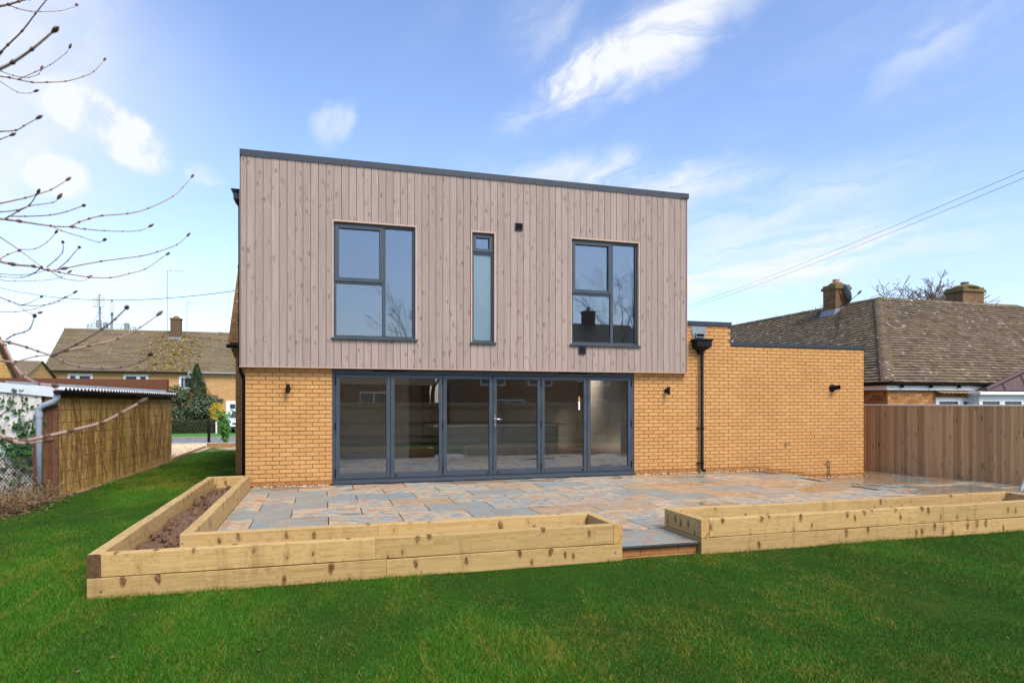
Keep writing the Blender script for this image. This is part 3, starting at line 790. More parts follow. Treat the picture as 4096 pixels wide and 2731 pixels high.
c = mixc(nt, mth(nt, 'MULTIPLY', wm, .42), c, mixc(nt, 1.0, c, (.42, .36, .30), 'MULTIPLY'))      # standing wet patches
_in(nt, b, 'Base Color', c)
_in(nt, b, 'Roughness', mrange(nt, wm, 0, 1, .42, .09))
b.inputs['Specular IOR Level'].default_value = .36
bump(nt, b, mth(nt, 'ADD', mth(nt, 'MULTIPLY', nC, .5), nA), .16, .012)
M_slate = m
M_grout = plain('patio_bedding', rgb(74, 64, 50), .95, .2, 20, .3)
M_slabedge = plain('slab_edge', rgb(70, 66, 64), .6, .15, 20)
FX = lambda y: 13.014 + (13.19 - y) * (.742 / 3.335)         # fence line
pat = MB()
for a, b_ in [(-1.185, 9.25), (9.25, 10.6), (10.6, 14.3)]:
    pat.hexa([(a, 6.87, -.5), (b_, 6.87, -.5), (b_, 12.245, -.5), (a, 12.245, -.5)], [(a, 6.87, zpat(a) - .022), (b_, 6.87, zpat(b_) - .022), (b_, 12.245, zpat(b_) - .022), (a, 12.245, zpat(a) - .022)])
pat.hexa([(12.07, 12.246, -.5), (14.3, 12.246, -.5), (14.3, 16, -.5), (12.07, 16, -.5)], [(12.07, 12.246, -.232), (14.3, 12.246, -.232), (14.3, 16, -.232), (12.07, 16, -.232)])
patio = pat.build('patio', M_grout)
tag(patio, 'wet multicoloured slate-effect tiled patio behind the planters', 'patio', kind='structure')
def tile(x0, x1, y0, y1):
    g = .0065
    xs_ = [x0 + g, x1 - g]
    n = 1
    c0 = ((x0 + x1) / 2, (y0 + y1) / 2, zpat((x0 + x1) / 2))
    za, zb = zpat(x0), zpat(x1)
    t = .018; jz = random.uniform(-.001, .001)
    MB().hexa([(xs_[0], y0 + g, za - t), (xs_[1], y0 + g, zb - t), (xs_[1], y1 - g, zb - t), (xs_[0], y1 - g, za - t)],
              [(xs_[0], y0 + g, za + jz), (xs_[1], y0 + g, zb + jz), (xs_[1], y1 - g, zb + jz), (xs_[0], y1 - g, za + jz)]).build('tile', M_slate, patio, bevel=.0015, at=c0)
TP, RP = .9055, .644
y1 = 12.055; k = 0
while y1 > 6.95:
    y0 = max(6.875, y1 - RP)
    x = -.395 - TP * 2 - (0 if k % 2 == 0 else .4385)
    while x < 14:
        a, b_ = max(x, -1.183), min(x + TP, FX((y0 + y1) / 2) - .01)
        if b_ - a > .05: tile(a, b_, y0, y1)
        x += TP
    y1 -= RP; k += 1
y0 = 12.055; k = 1
while y0 < 15.2:
    x = -.395 + TP * 13 - (0 if k % 2 == 0 else .4385)
    while x < 13.5:
        a, b_ = max(x, 12.13), min(x + TP, FX(y0 + .3) - .01)
        if b_ - a > .05: tile(a, b_, y0, y0 + RP)
        x += TP
    y0 += RP; k += 1
# step slab and brick riser between the planters
step = thing('garden_step', (3.41, 6.3, -.15), 'single slate slab step with brick riser between the two planters', 'step')
MB().box(2.962, 3.853, 6.115, 6.868, -.026, -.004).build('slab', M_slate, step, bevel=.003, at=(3.4, 6.5, -.01)).color = (0, 0, 0, 1)
bx('slab_edge', M_slabedge, (2.962, 3.853, 6.111, 6.1145, -.0255, -.0045), step)
bx('riser_bedding', M_mortar, (2.96, 3.86, 6.168, 6.86, -.3, -.0265), step)
M_rbrick = bricks_mat('red_brick', [rgb(186, 118, 66), rgb(196, 130, 76), rgb(176, 110, 62)], fine=.4)
single_bricks([q for q in brick_layout(2.96, 3.86, -.2, -.05, phase=1)], M_rbrick, step, 6.163, .02)

# ------------------------------------------------------------------ planters
def sleeper(parent, p0, p1, z0, z1, along, w0, w1, endcap=None, name='sleeper'):
    # along: 'X' or 'Y'; p0..p1 run; w0..w1 across
    L = p1 - p0 - .003
    cx_, cw, cz = (p0 + p1) / 2, (w0 + w1) / 2, (z0 + z1) / 2
    mb = MB(); n = max(2, int(L / .35))
    hw, hz = (w1 - w0) / 2 - .0008, (z1 - z0) / 2 - .0026
    ph = random.uniform(0, 9)
    b0 = None
    rings = []
    for i in range(n + 1):
        x = -L / 2 + L * i / n
        d = .0022 * math.sin(ph + i * 1.7); e = .002 * math.sin(ph * 2 + i * 1.1)
        c_ = .006
        rings.append([(x, -hw + d, -hz + c_), (x, -hw + d + c_, -hz), (x, hw + d - c_, -hz), (x, hw + d, -hz + c_), (x, hw + d, hz - c_ + e), (x, hw + d - c_, hz + e), (x, -hw + d + c_, hz + e), (x, -hw + d, hz - c_ + e)])
    for rg in rings: mb.v += rg
    for i in range(n):
        for q in range(8): mb.f.append((i * 8 + q, i * 8 + (q + 1) % 8, (i + 1) * 8 + (q + 1) % 8, (i + 1) * 8 + q))
    mb.f.append(tuple(range(8))); mb.f.append(tuple(n * 8 + q for q in range(8)))
    me = mb.mesh(name, M_sleeper)
    loc = (cx_, cw, cz) if along == 'X' else (cw, cx_, cz)
    o = put(name, me, loc, parent, rot=(0, 0, 0 if along == 'X' else R(90)))
    if endcap:
        me.materials.append(M_endgrain if endcap == 'dark' else M_endpale)
        for pl in me.polygons:
            if len(pl.vertices) == 8: pl.material_index = 1
    return o
M_endpale = wood('pale_end_grain', rgb(206, 168, 104), rgb(160, 112, 58), rgb(120, 76, 40), 'X', 4, 2.2, vary=.05)
ZT, ZM, ZB = .236, .035, -.166
pl = thing('raised_planter', (-1.3, 8, -.15), 'L-shaped raised planter of pale timber sleepers holding brown soil beside the lawn', 'planter', 'timber sleeper planters')
X0, X1 = -1.852, -1.752; I0, I1 = -1.292, -1.190
Y0, Y1 = 6.085, 6.185; J0, J1 = 6.765, 6.865
def runY(a, b_, joints, z0, z1, w0, w1, endcap=None):
    e = [a] + list(joints) + [b_]
    for p, q in zip(e, e[1:]): sleeper(pl, p, q, z0, z1, 'Y', w0, w1, endcap if p == a else None)
def runX(par, a, b_, joints, z0, z1, w0, w1):
    e = [a] + list(joints) + [b_]
    for p, q in zip(e, e[1:]): sleeper(par, p, q, z0, z1, 'X', w0, w1)
runY(Y0 + .001, 11.95, (7.0, 9.4), ZM, ZT, X0, X1, 'dark')
runY(Y1 + .002, 11.95, (8.6,), ZB, ZM, X0, X1)
runY(J1 + .002, 11.95, (9.27,), ZM, ZT, I0, I1)
runY(J1 + .002, 11.95, (8.0,), ZB, ZM, I0, I1)
runX(pl, X1 + .002, 2.848, (.47,), ZM, ZT, Y0, Y1)
runX(pl, X0, 2.946, (.565,), ZB, ZM, Y0, Y1)
runX(pl, I0, 2.848, (.545,), ZM, ZT, J0, J1)
runX(pl, I0, 2.848, (1.2,), ZB, ZM, J0, J1)
sleeper(pl, Y0 + .001, J1, ZM, ZT, 'Y', 2.85, 2.948, 'pale')
sleeper(pl, Y1 + .002, J1, ZB, ZM, 'Y', 2.85, 2.946)
runX(pl, X1 + .002, I0 - .002, (), ZM, ZT, 11.848, 11.948)
runX(pl, X1 + .002, I0 - .002, (), ZB, ZM, 11.848, 11.948)
M_soil = plain('garden_soil', rgb(106, 80, 56), .98, .5, 22, 1.0, fine=90)
def soil(parent, x0, x1, y0, y1, zc, seed):
    st_ = .035; nx_, ny_ = max(2, int((x1 - x0) / st_)), max(2, int((y1 - y0) / st_))
    mb = MB()
    for j in range(ny_ + 1):
        for i in range(nx_ + 1):
            x, y = x0 + (x1 - x0) * i / nx_, y0 + (y1 - y0) * j / ny_
            v = Vector((x * 3, y * 3, seed))
            z = zc + .05 * mnoise.noise(v * .6) + .025 * mnoise.noise(v * 2.2) + .014 * abs(mnoise.noise(v * 6))
            mb.v.append((x, y, z))
    for j in range(ny_):
        for i in range(nx_):
            a = j * (nx_ + 1) + i; mb.f.append((a, a + 1, a + nx_ + 2, a + nx_ + 1))
    return mb.build('soil', M_soil, parent, smooth=True)
def clod_mesh(seed, mat, name='clod', sub=2, amp=.35):
    bm = bmesh.new(); bmesh.ops.create_icosphere(bm, subdivisions=sub, radius=1)
    for v in bm.verts: v.co *= 1 + amp * mnoise.noise(v.co * 1.5 + Vector((seed * 7.1, 0, 0))) * 1.6 + .12 * mnoise.noise(v.co * 5 + Vector((seed, 3, 0)))
    me = bpy.data.meshes.new(name); bm.to_mesh(me); bm.free(); me.materials.append(mat); return me
s1 = soil(pl, X1, I0, Y1, 11.85, .055, 1.0)
soil(pl, I0 + .001, 2.85, Y1, J0, .05, 2.0)
clods = [clod_mesh(i, M_soil) for i in range(4)]
for i in range(150):
    y = random.uniform(6.9, 11.6); s_ = random.choice([.008, .01, .012, .016, .02, .028, .04]) * random.uniform(.8, 1.25)
    x = (X1 + .05 + random.random() ** 1.6 * .36)
    put('soil_clod', random.choice(clods), (x, y, .07 + s_ * .3), s1, rot=(random.uniform(0, 6), random.uniform(0, 6), random.uniform(0, 6)), scale=(s_ * 1.35, s_, s_ * .8))
for x_, y_, z_ in [(-1.83 + .08, Y0 - .002, -.075), (2.87, Y0 - .002, -.05), (-1.27, J0 - .002, .15)]:
    MB().cyl((x_, y_ + .003, z_), (x_, y_ - .002, z_), .008, 8).build('screw_head', plain('green_screw', rgb(90, 130, 110), .4, .1, metal=.6), pl)
pr = thing('raised_planter', (6.4, 6.45, -.15), 'straight raised planter of pale timber sleepers running towards the board fence', 'planter', 'timber sleeper planters')
Q0, Q1 = 3.866, 9.2
runX(pr, Q0 + .101, Q1 - .1, (6.79,), ZM, ZT, Y0, Y1)
runX(pr, Q0, Q1, (7.2,), ZB, ZM, Y0, Y1)
runX(pr, Q0 + .101, Q1 - .1, (6.47, 8.83), ZM, ZT, J0, J1)
runX(pr, Q0 + .101, Q1 - .1, (5.5,), ZB, ZM, J0, J1)
sleeper(pr, Y0 + .001, J1, ZM, ZT, 'Y', Q0, Q0 + .099, 'pale')
sleeper(pr, Y1 + .002, J1, ZB, ZM, 'Y', Q0, Q0 + .099)
sleeper(pr, Y0 + .001, J1, ZM, ZT, 'Y', Q1 - .099, Q1)
sleeper(pr, Y1 + .002, J1, ZB, ZM, 'Y', Q1 - .099, Q1)
soil(pr, Q0 + .1, Q1 - .1, Y1, J0, .03, 4.0)
MB().cyl((Q0 + .001, 6.14, .19), (Q0 - .003, 6.14, .19), .008, 8).cyl((Q0 + .001, 6.14, .07), (Q0 - .003, 6.14, .07), .008, 8).cyl((Q0 + .001, 6.78, .17), (Q0 - .003, 6.78, .17), .008, 8).build('screw_head', MATS['green_screw'], pr)

# gravel along the wall foot
def stones(name, pts, smin, smax, mat, parent=None, label=None, sub=1):
    base = []
    for k in range(5):
        bm = bmesh.new(); bmesh.ops.create_icosphere(bm, subdivisions=sub, radius=1)
        for v in bm.verts: v.co *= 1 + .3 * mnoise.noise(v.co * 1.3 + Vector((k * 5.3, 1, 2)))
        bm.verts.ensure_lookup_table()
        base.append((np.array([v.co[:] for v in bm.verts]), np.array([[v.index for v in f.verts] for f in bm.faces]))); bm.free()
    VV, FF, o_ = [], [], 0
    for p in pts:
        v, f = base[random.randrange(5)]
        s_ = random.uniform(smin, smax); a = random.uniform(0, 6.28)
        rot = np.array([[math.cos(a), -math.sin(a), 0], [math.sin(a), math.cos(a), 0], [0, 0, 1]])
        VV.append((v * np.array([1.25, .9, .6]) * s_) @ rot.T + np.array(p)); FF.append(f + o_); o_ += len(v)
    o = put(name, np_mesh(name, np.vstack(VV), np.vstack(FF), mat), (0, 0, 0), parent)
    tag(o, label, 'gravel' if label else None, kind='stuff')
    return o
gp = []
for i in range(900):
    x = random.uniform(-1.17, 12.06)
    if .15 < x < 6.22: continue
    y = random.uniform(12.07, 12.225)
    z = zpat(x) - .008 + random.uniform(0, .012)
    if 9.25 < x < 10.4 and random.random() < .93: continue
    gp.append((x, y, z))
stones('wall_gravel', gp, .008, .019, M_stone, label='strip of pale gravel along the foot of the brick walls')

# ------------------------------------------------------------------ right-hand board fence
def board_fence(name, p0, p1, zb, zt, label, mat, bw=.1, pitch=.0875, face=1, group=None, caps=True):
    p0, p1 = Vector(p0), Vector(p1)
    d = (p1 - p0); L = d.length; d.normalize(); nrm = Vector((d.y, -d.x, 0)) * face
    f = thing(name, (p0 + p1) / 2 + Vector((0, 0, zb)), label, 'fence', group)
    ang = math.atan2(d.y, d.x)
    H = zt - zb
    mes = []
    for k in range(4):
        mb = MB(); rr = random.Random(k + 3)
        hw = bw / 2; jag = rr.uniform(0, .012)
        t0, t1 = (.024, .006)
        mb.hexa([(-hw, -t1, 0), (hw, -t0, jag * .6), (hw, .002, jag * .6), (-hw, .002, 0)], [(-hw, -t1, H), (hw, -t0, H), (hw, .002, H), (-hw, .002, H)])
        mes.append(mb.mesh('fence_board', mat, bevel=.0015))
    n = int(L / pitch)
    sgn = 1 if face > 0 else -1
    for i in range(n):
        q = p0 + d * (i + .5) * pitch
        o = put('fence_board', random.choice(mes), (q.x, q.y, zb), f, rot=(0, 0, ang if face > 0 else ang + math.pi))
        o.location += nrm * random.uniform(.001, .005)
    def slab(nm, a, b_, off0, off1, z0, z1, m_):
        A, B = p0 + d * a, p0 + d * b_
        MB().hexa([A + nrm * off0 + Vector((0, 0, z0)), B + nrm * off0 + Vector((0, 0, z0)), B + nrm * off1 + Vector((0, 0, z0)), A + nrm * off1 + Vector((0, 0, z0))],
                  [A + nrm * off0 + Vector((0, 0, z1)), B + nrm * off0 + Vector((0, 0, z1)), B + nrm * off1 + Vector((0, 0, z1)), A + nrm * off1 + Vector((0, 0, z1))]).build(nm, m_, f, bevel=.003)
    for z in (zb + .25, (zb + zt) / 2, zt - .2): slab('rail', 0, L, -.06, -.008, z, z + .08, M_rail)
    for k in range(int(L / 2.4) + 1):
        a = min(L - .1, k * 2.4 + .05); slab('post', a, a + .1, -.17, -.062, zb - .2, zt - .02, M_rail)
    if caps:
        for k in range(int(L / 1.2) + 1):
            a = k * 1.2; b_ = min(L, a + 1.198)
            if b_ - a > .05: slab('capping', a, b_, -.07, .035, zt + .001, zt + .034, M_fencecap)
    return f
fy0, fy1 = 15.2, 2.5
FN = board_fence('board_fence', (FX(fy0), fy0, 0), (FX(fy1), fy1, 0), -.228, 1.40, 'brown vertical board fence with pale capping beside the patio', M_fence, pitch=.078, bw=.088, face=1)
# a strut leaning by the fence at the end of the patio
stt = thing('metal_prop', (11.3, 8.2, 0), 'pale grey metal prop leaning on the patio near the fence', 'prop')
M_prop = plain('painted_prop', rgb(150, 166, 160), .5, .2, 20)
pA, pB = Vector((10.95, 8.0, zpat(11) + .012)), Vector((12.0, 8.12, 1.15))
dv = pB - pA
MB().tube([pA, pA + dv * .03], [.045, .03], 12).build('foot', M_steel, stt)
MB().tube([pA + dv * .02, pA + dv * .16], .012, 10).build('screw_thread', M_steel, stt)
MB().tube([pA + dv * .14, pA + dv * .17, pA + dv * .35, pA + dv * .38], [.018, .028, .034, .022], 12).build('sleeve', M_prop, stt, smooth=True)
MB().tube([pA + dv * .36, pB], .02, 12).build('tube', M_prop, stt, smooth=True)
# ------------------------------------------------------------------ older house behind the extension (towards the road)
OY = 16.42
old = thing('older_house', (-.5, OY, -.2), 'older ochre brick house with brown tiled roof adjoining the timber box', 'house')
M_obrick = bricks_mat('ochre_brick', [rgb(150, 110, 56), rgb(166, 124, 66), rgb(138, 98, 52), rgb(172, 130, 74)], fine=.5)
OX = -1.955
bx('wall_backing', M_mortar, (OX + .004, -1.0, OY + .01, OY + .25, -.35, 2.74), old)
single_bricks(brick_layout(OX, -1.0, -.225, 2.74), M_obrick, old, OY, .03)
bx('side_wall', M_obrick, (OX + .006, OX + .2, OY + .252, 22.5, -.35, 2.74), old)
M_otile = roof_mat('brown_tiles', [rgb(140, 98, 56), rgb(158, 116, 68), rgb(128, 88, 52)], .2, .25)
EZ, EY, PT = 2.84, OY - .22, R(48)
nC_ = 30; G_ = .128
sl = Vector((0, math.cos(PT), math.sin(PT))); nn = Vector((0, -math.sin(PT), math.cos(PT)))
otm = {}
for k in range(nC_):
    for j in range(8):
        w_ = .165
        a = OX - .13 + j * w_ - (.08 if k % 2 else 0); b_ = a + w_ - .004
        a = max(a, OX - .13)
        o0 = Vector((0, EY, EZ)) + sl * (k * G_)
        P = [Vector((a, 0, 0)) + o0 + nn * .026, Vector((b_, 0, 0)) + o0 + nn * .026, Vector((b_, 0, 0)) + o0 + sl * (G_ * 1.5) + nn * .016, Vector((a, 0, 0)) + o0 + sl * (G_ * 1.5) + nn * .016]
        MB().hexa([p - nn * .014 for p in P], P).build('roof_tile', M_otile, old)
MB().hexa([(OX - .1, EY + .02, EZ - .03), (-.6, EY + .02, EZ - .03), (-.6, EY + .06, EZ - .06), (OX - .1, EY + .06, EZ - .06)],
          [tuple(Vector((OX - .1, EY, EZ)) + sl * nC_ * G_), tuple(Vector((-.6, EY, EZ)) + sl * nC_ * G_), tuple(Vector((-.6, EY + .05, EZ - .03)) + sl * nC_ * G_), tuple(Vector((OX - .1, EY + .05, EZ - .03)) + sl * nC_ * G_)]).build('roof_deck', M_rail, old)
MB().extr([(OX - .16, EY - .09, EZ - .07), (OX - .16, EY - .08, EZ - .02), (OX - .16, EY + .04, EZ - .02), (OX - .16, EY + .04, EZ - .10), (OX - .16, EY - .03, EZ - .11)], (1.3, 0, 0)).build('gutter', M_black, old)
MB().hexa([(OX - .02, OY - .004, 2.52), (OX + .25, OY - .004, 2.52), (OX + .25, OY + .3, 2.52), (OX - .02, OY + .3, 2.52)], [(OX - .08, EY + .06, 2.735), (OX + .25, EY + .06, 2.735), (OX + .25, OY + .3, 2.735), (OX - .08, OY + .3, 2.735)]).build('eaves_corbel', M_obrick, old)

# ------------------------------------------------------------------ neighbour's garage
GX = -4.47
def gx(y): return -4.50 + (y - 13.57) * .034
GY0, GY1, GZ, GB = 13.35, 21.1, 1.66, -.24
gar = thing('garage', (-6, 15, GB), 'old garage with white rendered front, ochre block side wall and corrugated roof', 'garage')
m, nt, b = new_mat('ochre_block')
r = piece_rand(nt); p = wpos(nt)
c = ramp(nt, r, [(0, rgb(196, 156, 84)), (.5, rgb(204, 166, 94)), (1, rgb(184, 144, 76))])
n1 = noise_t(nt, vm(nt, 'MULTIPLY', p, (1, 1.0, .55)), 1.3, 5, .65).outputs[0]
c = mixc(nt, mrange(nt, n1, .45, .68, 0, .75), c, rgb(158, 142, 44))
n2 = noise_t(nt, vm(nt, 'MULTIPLY', p, (1, 9, .8)), 1.4, 5, .7).outputs[0]
c = mixc(nt, mrange(nt, n2, .5, .74, 0, .55), c, rgb(112, 78, 40))
n3 = noise_t(nt, p, 9, 5, .7).outputs[0]
c = mixc(nt, mrange(nt, n3, .6, .78, 0, .55), c, rgb(212, 186, 124))
_in(nt, b, 'Base Color', c); b.inputs['Roughness'].default_value = .95
bump(nt, b, mth(nt, 'ADD', n3, noise_t(nt, p, 60, 3).outputs[0]), .5, .012); M_block = m
M_blockj = plain('block_mortar', rgb(128, 96, 50), .95, .25, 9, .4)
MB().hexa([(gx(GY0) - .2, GY0, GB - .2), (gx(GY0) - .006, GY0, GB - .2), (gx(GY1) - .006, GY1, GB - .2), (gx(GY1) - .2, GY1, GB - .2)],
          [(gx(GY0) - .2, GY0, GZ), (gx(GY0) - .006, GY0, GZ), (gx(GY1) - .006, GY1, GZ), (gx(GY1) - .2, GY1, GZ)]).build('side_wall', M_blockj, gar)
ang_g = math.atan(.034)
bl_me = {}
for k in range(9):
    z0, z1 = GB + k * .225, min(GB + (k + 1) * .225, GZ - .03)
    if z1 - z0 < .05: continue
    y = GY0 - (.225 if k % 2 else 0)
    while y < GY1:
        a, b_ = max(y, GY0), min(y + .45, GY1)
        if b_ - a > .04:
            key = (round(b_ - a, 2), round(z1 - z0, 3))
            if key not in bl_me: bl_me[key] = MB().box(-.05, 0, -key[0] / 2 + .004, key[0] / 2 - .004, -key[1] / 2 + .004, key[1] / 2 - .004).mesh('block', M_block, bevel=.006)
            yc = (a + b_) / 2
            put('block', bl_me[key], (gx(yc) + random.uniform(-.003, .003), yc, (z0 + z1) / 2), gar, rot=(0, 0, -ang_g))
        y += .45
m, nt, b = new_mat('white_render')
p = wpos(nt); n1 = noise_t(nt, p, 2.2, 5, .65).outputs[0]; n2 = noise_t(nt, vm(nt, 'MULTIPLY', p, (3, 3, .7)), 2, 5, .6).outputs[0]
c = ramp(nt, n1, [(.3, rgb(196, 188, 178)), (.6, rgb(222, 216, 208))]); c = mixc(nt, mrange(nt, n2, .55, .75, 0, .4), c, rgb(170, 158, 140))
_in(nt, b, 'Base Color', c); b.inputs['Roughness'].default_value = .95
bump(nt, b, noise_t(nt, p, 40, 4, .7).outputs[0], .5, .01); M_render = m
GL = -10.0; GRISE = .115
zr = lambda x: GZ + .05 + (gx(GY0) - x) * GRISE
MB().add([(GL, GY0 - .02, GB - .2), (gx(GY0) - .25, GY0 - .02, GB - .2), (gx(GY0) - .25, GY0 - .02, zr(gx(GY0) - .25) - .03), (GL, GY0 - .02, zr(GL) - .03),
          (GL, GY0 + .18, GB - .2), (gx(GY0) - .25, GY0 + .18, GB - .2), (gx(GY0) - .25, GY0 + .18, zr(gx(GY0) - .25) - .03), (GL, GY0 + .18, zr(GL) - .03)],
         [(0, 1, 2, 3), (7, 6, 5, 4), (0, 4, 5, 1), (1, 5, 6, 2), (2, 6, 7, 3), (3, 7, 4, 0)]).build('front_wall', M_render, gar)
M_brown = plain('old_timber', rgb(98, 66, 40), .9, .35, 14, .4)
bx('corner_post', M_brown, (gx(GY0) - .248, gx(GY0) + .015, GY0 - .05, GY0 - .003, GB - .2, 1.43), gar)
bx('rusty_strip', M_rust, (gx(GY0) - .12, gx(GY0) - .075, GY0 - .075, GY0 - .051, GB - .2, 1.30), gar)
xe = gx(GY0) + .06
MB().extr([(GL, GY0 - .06, zr(GL) + .02), (xe - .1, GY0 - .06, zr(xe) + .03), (xe - .1, GY0 - .06, zr(xe) - .13), (GL, GY0 - .06, zr(GL) - .16)], (0, .035, 0)).build('fascia', plain('fascia_white', rgb(206, 212, 212), .5, .06, 4), gar)
# corrugated sheet: waves run down to the eave
mb = MB(); nW_ = 220; wl_ = .088
xA, xB = xe + .05, GL
for i in range(nW_ + 1):
    y = GY0 - .03 + (GY1 + .12 - GY0 + .03) * i / nW_
    z = .027 * math.sin(2 * math.pi * (y - GY0) / (wl_ * 2))
    dx = (y - GY0) * .034
    zq = lambda x: GZ + .075 + (gx(GY0) - x) * .05
    mb.v += [(xA + dx, y, zq(xA) + z), (xB + dx, y, zq(xB) + z), (xA + dx, y, zq(xA) + z - .012), (xB + dx, y, zq(xB) + z - .012)]
for i in range(nW_):
    a = i * 4; mb.f += [(a, a + 4, a + 5, a + 1), (a + 2, a + 3, a + 7, a + 6), (a, a + 2, a + 6, a + 4)]
M_corr = plain('fibre_cement_sheet', rgb(196, 194, 188), .8, .2, 6, .2)
mb.build('corrugated_roof', M_corr, gar)
MB().hexa([(gx(GY0) - .09, GY0, GZ - .1), (gx(GY0) + .006, GY0, GZ - .1), (gx(GY1) + .006, GY1, GZ - .1), (gx(GY1) - .09, GY1, GZ - .1)], [(gx(GY0) - .09, GY0, GZ + .03), (gx(GY0) + .006, GY0, GZ + .03), (gx(GY1) + .006, GY1, GZ + .03), (gx(GY1) - .09, GY1, GZ + .03)]).build('wall_plate', M_brown, gar)
# half round gutter
mb = MB(); nS = 8
ring = lambda y: [(gx(y) + .075 + .062 * math.cos(math.pi + math.pi * q / nS), y, GZ + .02 + .062 * math.sin(math.pi + math.pi * q / nS)) for q in range(nS + 1)]
for i, y in enumerate((GY0 - .25, GY1 + .2)): mb.v += ring(y)
for q in range(nS): mb.f.append((q, q + 1, nS + 2 + q, nS + 1 + q))
mb.f.append(tuple(range(nS + 1)))
gt = mb.build('gutter', M_black, gar)
sm = gt.modifiers.new('thick', 'SOLIDIFY'); sm.thickness = .006
for k in range(9):
    y = GY0 + .1 + k * .95; MB().tube([(v[0], v[1], v[2]) for v in [(p[0] - .003, y, p[2] - .008) for p in ring(y)]], .009, 6).build('gutter_bracket', M_black, gt)
xg = gx(GY0) - .02
MB().tube([(xg + .06, GY0 - .16, GZ - .02), (xg + .06, GY0 - .16, GZ - .10), (xg + .02, GY0 - .15, GZ - .16), (xg - .17, GY0 - .12, GZ - .24), (xg - .23, GY0 - .11, GZ - .30), (xg - .23, GY0 - .11, GZ - .40), (xg - .23, GY0 - .11, GB - .1)], .052, 14).build('downpipe', M_pvc, gar, smooth=True)
MB().tube([(xg - .23, GY0 - .11, 1.22), (xg - .23, GY0 - .11, 1.32)], .061, 14).build('pipe_socket', M_pvc, gar)
bx('rear_parapet', bricks_mat('dark_red_brick', [rgb(104, 66, 46), rgb(122, 78, 54), rgb(92, 58, 42)]), (-8.6, gx(GY1) - .15, GY1 + .16, GY1 + .4, 1.3, 2.16), gar)
MB().extr([(-8.4, GY1 + .05, 2.08), (gx(GY1) - .16, GY1 + .05, 1.84), (gx(GY1) - .16, GY1 + .05, 1.70), (-8.4, GY1 + .05, 1.95)], (0, .08, 0)).build('lead_flashing', M_lead, gar)
# second garage roof further off, seen over the first
g2 = thing('flat_roof_garage', (-10, 24.5, -.25), 'low garage with pale grey roof edge behind the rendered garage', 'garage')
bx('wall', M_obrick, (-13, -9.2, 24, 28, -.3, 2.1), g2)
bx('roof_edge', M_corr, (-13.1, -9.1, 23.9, 28.1, 2.102, 2.24), g2)

# ivy on the white wall, dead stems on the blocks
M_ivy = leaf_mat('ivy_leaf', [rgb(28, 58, 22), rgb(44, 82, 34), rgb(64, 102, 44), rgb(36, 70, 30)], .45)
M_stem = plain('dry_stem', rgb(122, 92, 62), .9, .3, 30, .3)
def leaf_cloud(name, C, N, size, mat, parent, kind='stuff', shape='leaf', jitter=.5):
    C = np.asarray(C, float); N = np.asarray(N, float); n = len(C)
    N = N + rng.normal(0, jitter, N.shape); N /= np.linalg.norm(N, axis=1)[:, None] + 1e-9
    t = rng.normal(0, 1, N.shape); t -= (t * N).sum(1)[:, None] * N; t /= np.linalg.norm(t, axis=1)[:, None] + 1e-9
    bt = np.cross(N, t)
    s = (np.asarray(size) * rng.uniform(.6, 1.25, n))[:, None]
    if shape == 'leaf': pts = [(-.5, 0, 0), (-.05, .34, .06), (.55, 0, .0), (-.05, -.34, .06)]
    elif shape == 'needle': pts = [(-.5, .07, 0), (.5, .02, .1), (.5, -.02, .1), (-.5, -.07, 0)]
    else: pts = [(-.5, -.5, 0), (.5, -.5, 0), (.5, .5, 0), (-.5, .5, 0)]
    V = np.stack([C + t * (a * s) + bt * (b_ * s) + N * (c_ * s) for a, b_, c_ in pts], 1).reshape(-1, 3)
    F = np.arange(4 * n).reshape(n, 4)
    o_ = org(parent)
    o = put(name, np_mesh(name, V - np.array(o_), F, mat), o_, parent)
    if kind: o['kind'] = kind
    return o
ivy = thing('ivy', (-5.3, GY0 - .04, GB), 'dark green ivy climbing the white rendered garage wall', 'ivy')
st_mb = MB(); C, N = [], []
def grow(x, z, ang, n, step, dens, yw, mb, wob=.5, r=.006, leaves=True):
    pts = []
    for i in range(n):
        pts.append((x, yw, z)); ang += random.uniform(-wob, wob) ; ang = ang * .97 + (math.pi / 2) * .03
        x = min(-4.72, x + math.cos(ang) * step); z += math.sin(ang) * step
        if leaves and random.random() < dens:
            for q in range(random.randint(1, 3)):
                C.append((x + random.gauss(0, .05), yw - random.uniform(.01, .07), z + random.gauss(0, .05))); N.append((0, -1, .25))
        if z > 1.62 or x < -8.2: break
    if len(pts) > 2: mb.tube(pts, r, 4, cap=False)
for i in range(15):
    grow(random.uniform(-7.2, -4.75), random.uniform(-.2, .9), random.uniform(.8, 2.2), 46, .05, .62, GY0 - .035, st_mb)
for cx_, cz_, sx_, sz_, n in [(-5.0, .60, .34, .36, 300), (-4.98, 1.05, .25, .45, 90), (-5.9, 1.35, .4, .14, 60), (-5.1, .1, .3, .2, 30), (-6.4, .9, .3, .5, 60)]:
    for _ in range(n):
        C.append((min(-4.74, random.gauss(cx_, sx_ * .55)), GY0 - random.uniform(.04, .13), random.gauss(cz_, sz_ * .55))); N.append((0, -1, .3))
st_mb.build('stems', M_stem, ivy, kind='stuff')
leaf_cloud('leaves', C, N, .085, M_ivy, ivy)
dv_ = MB()
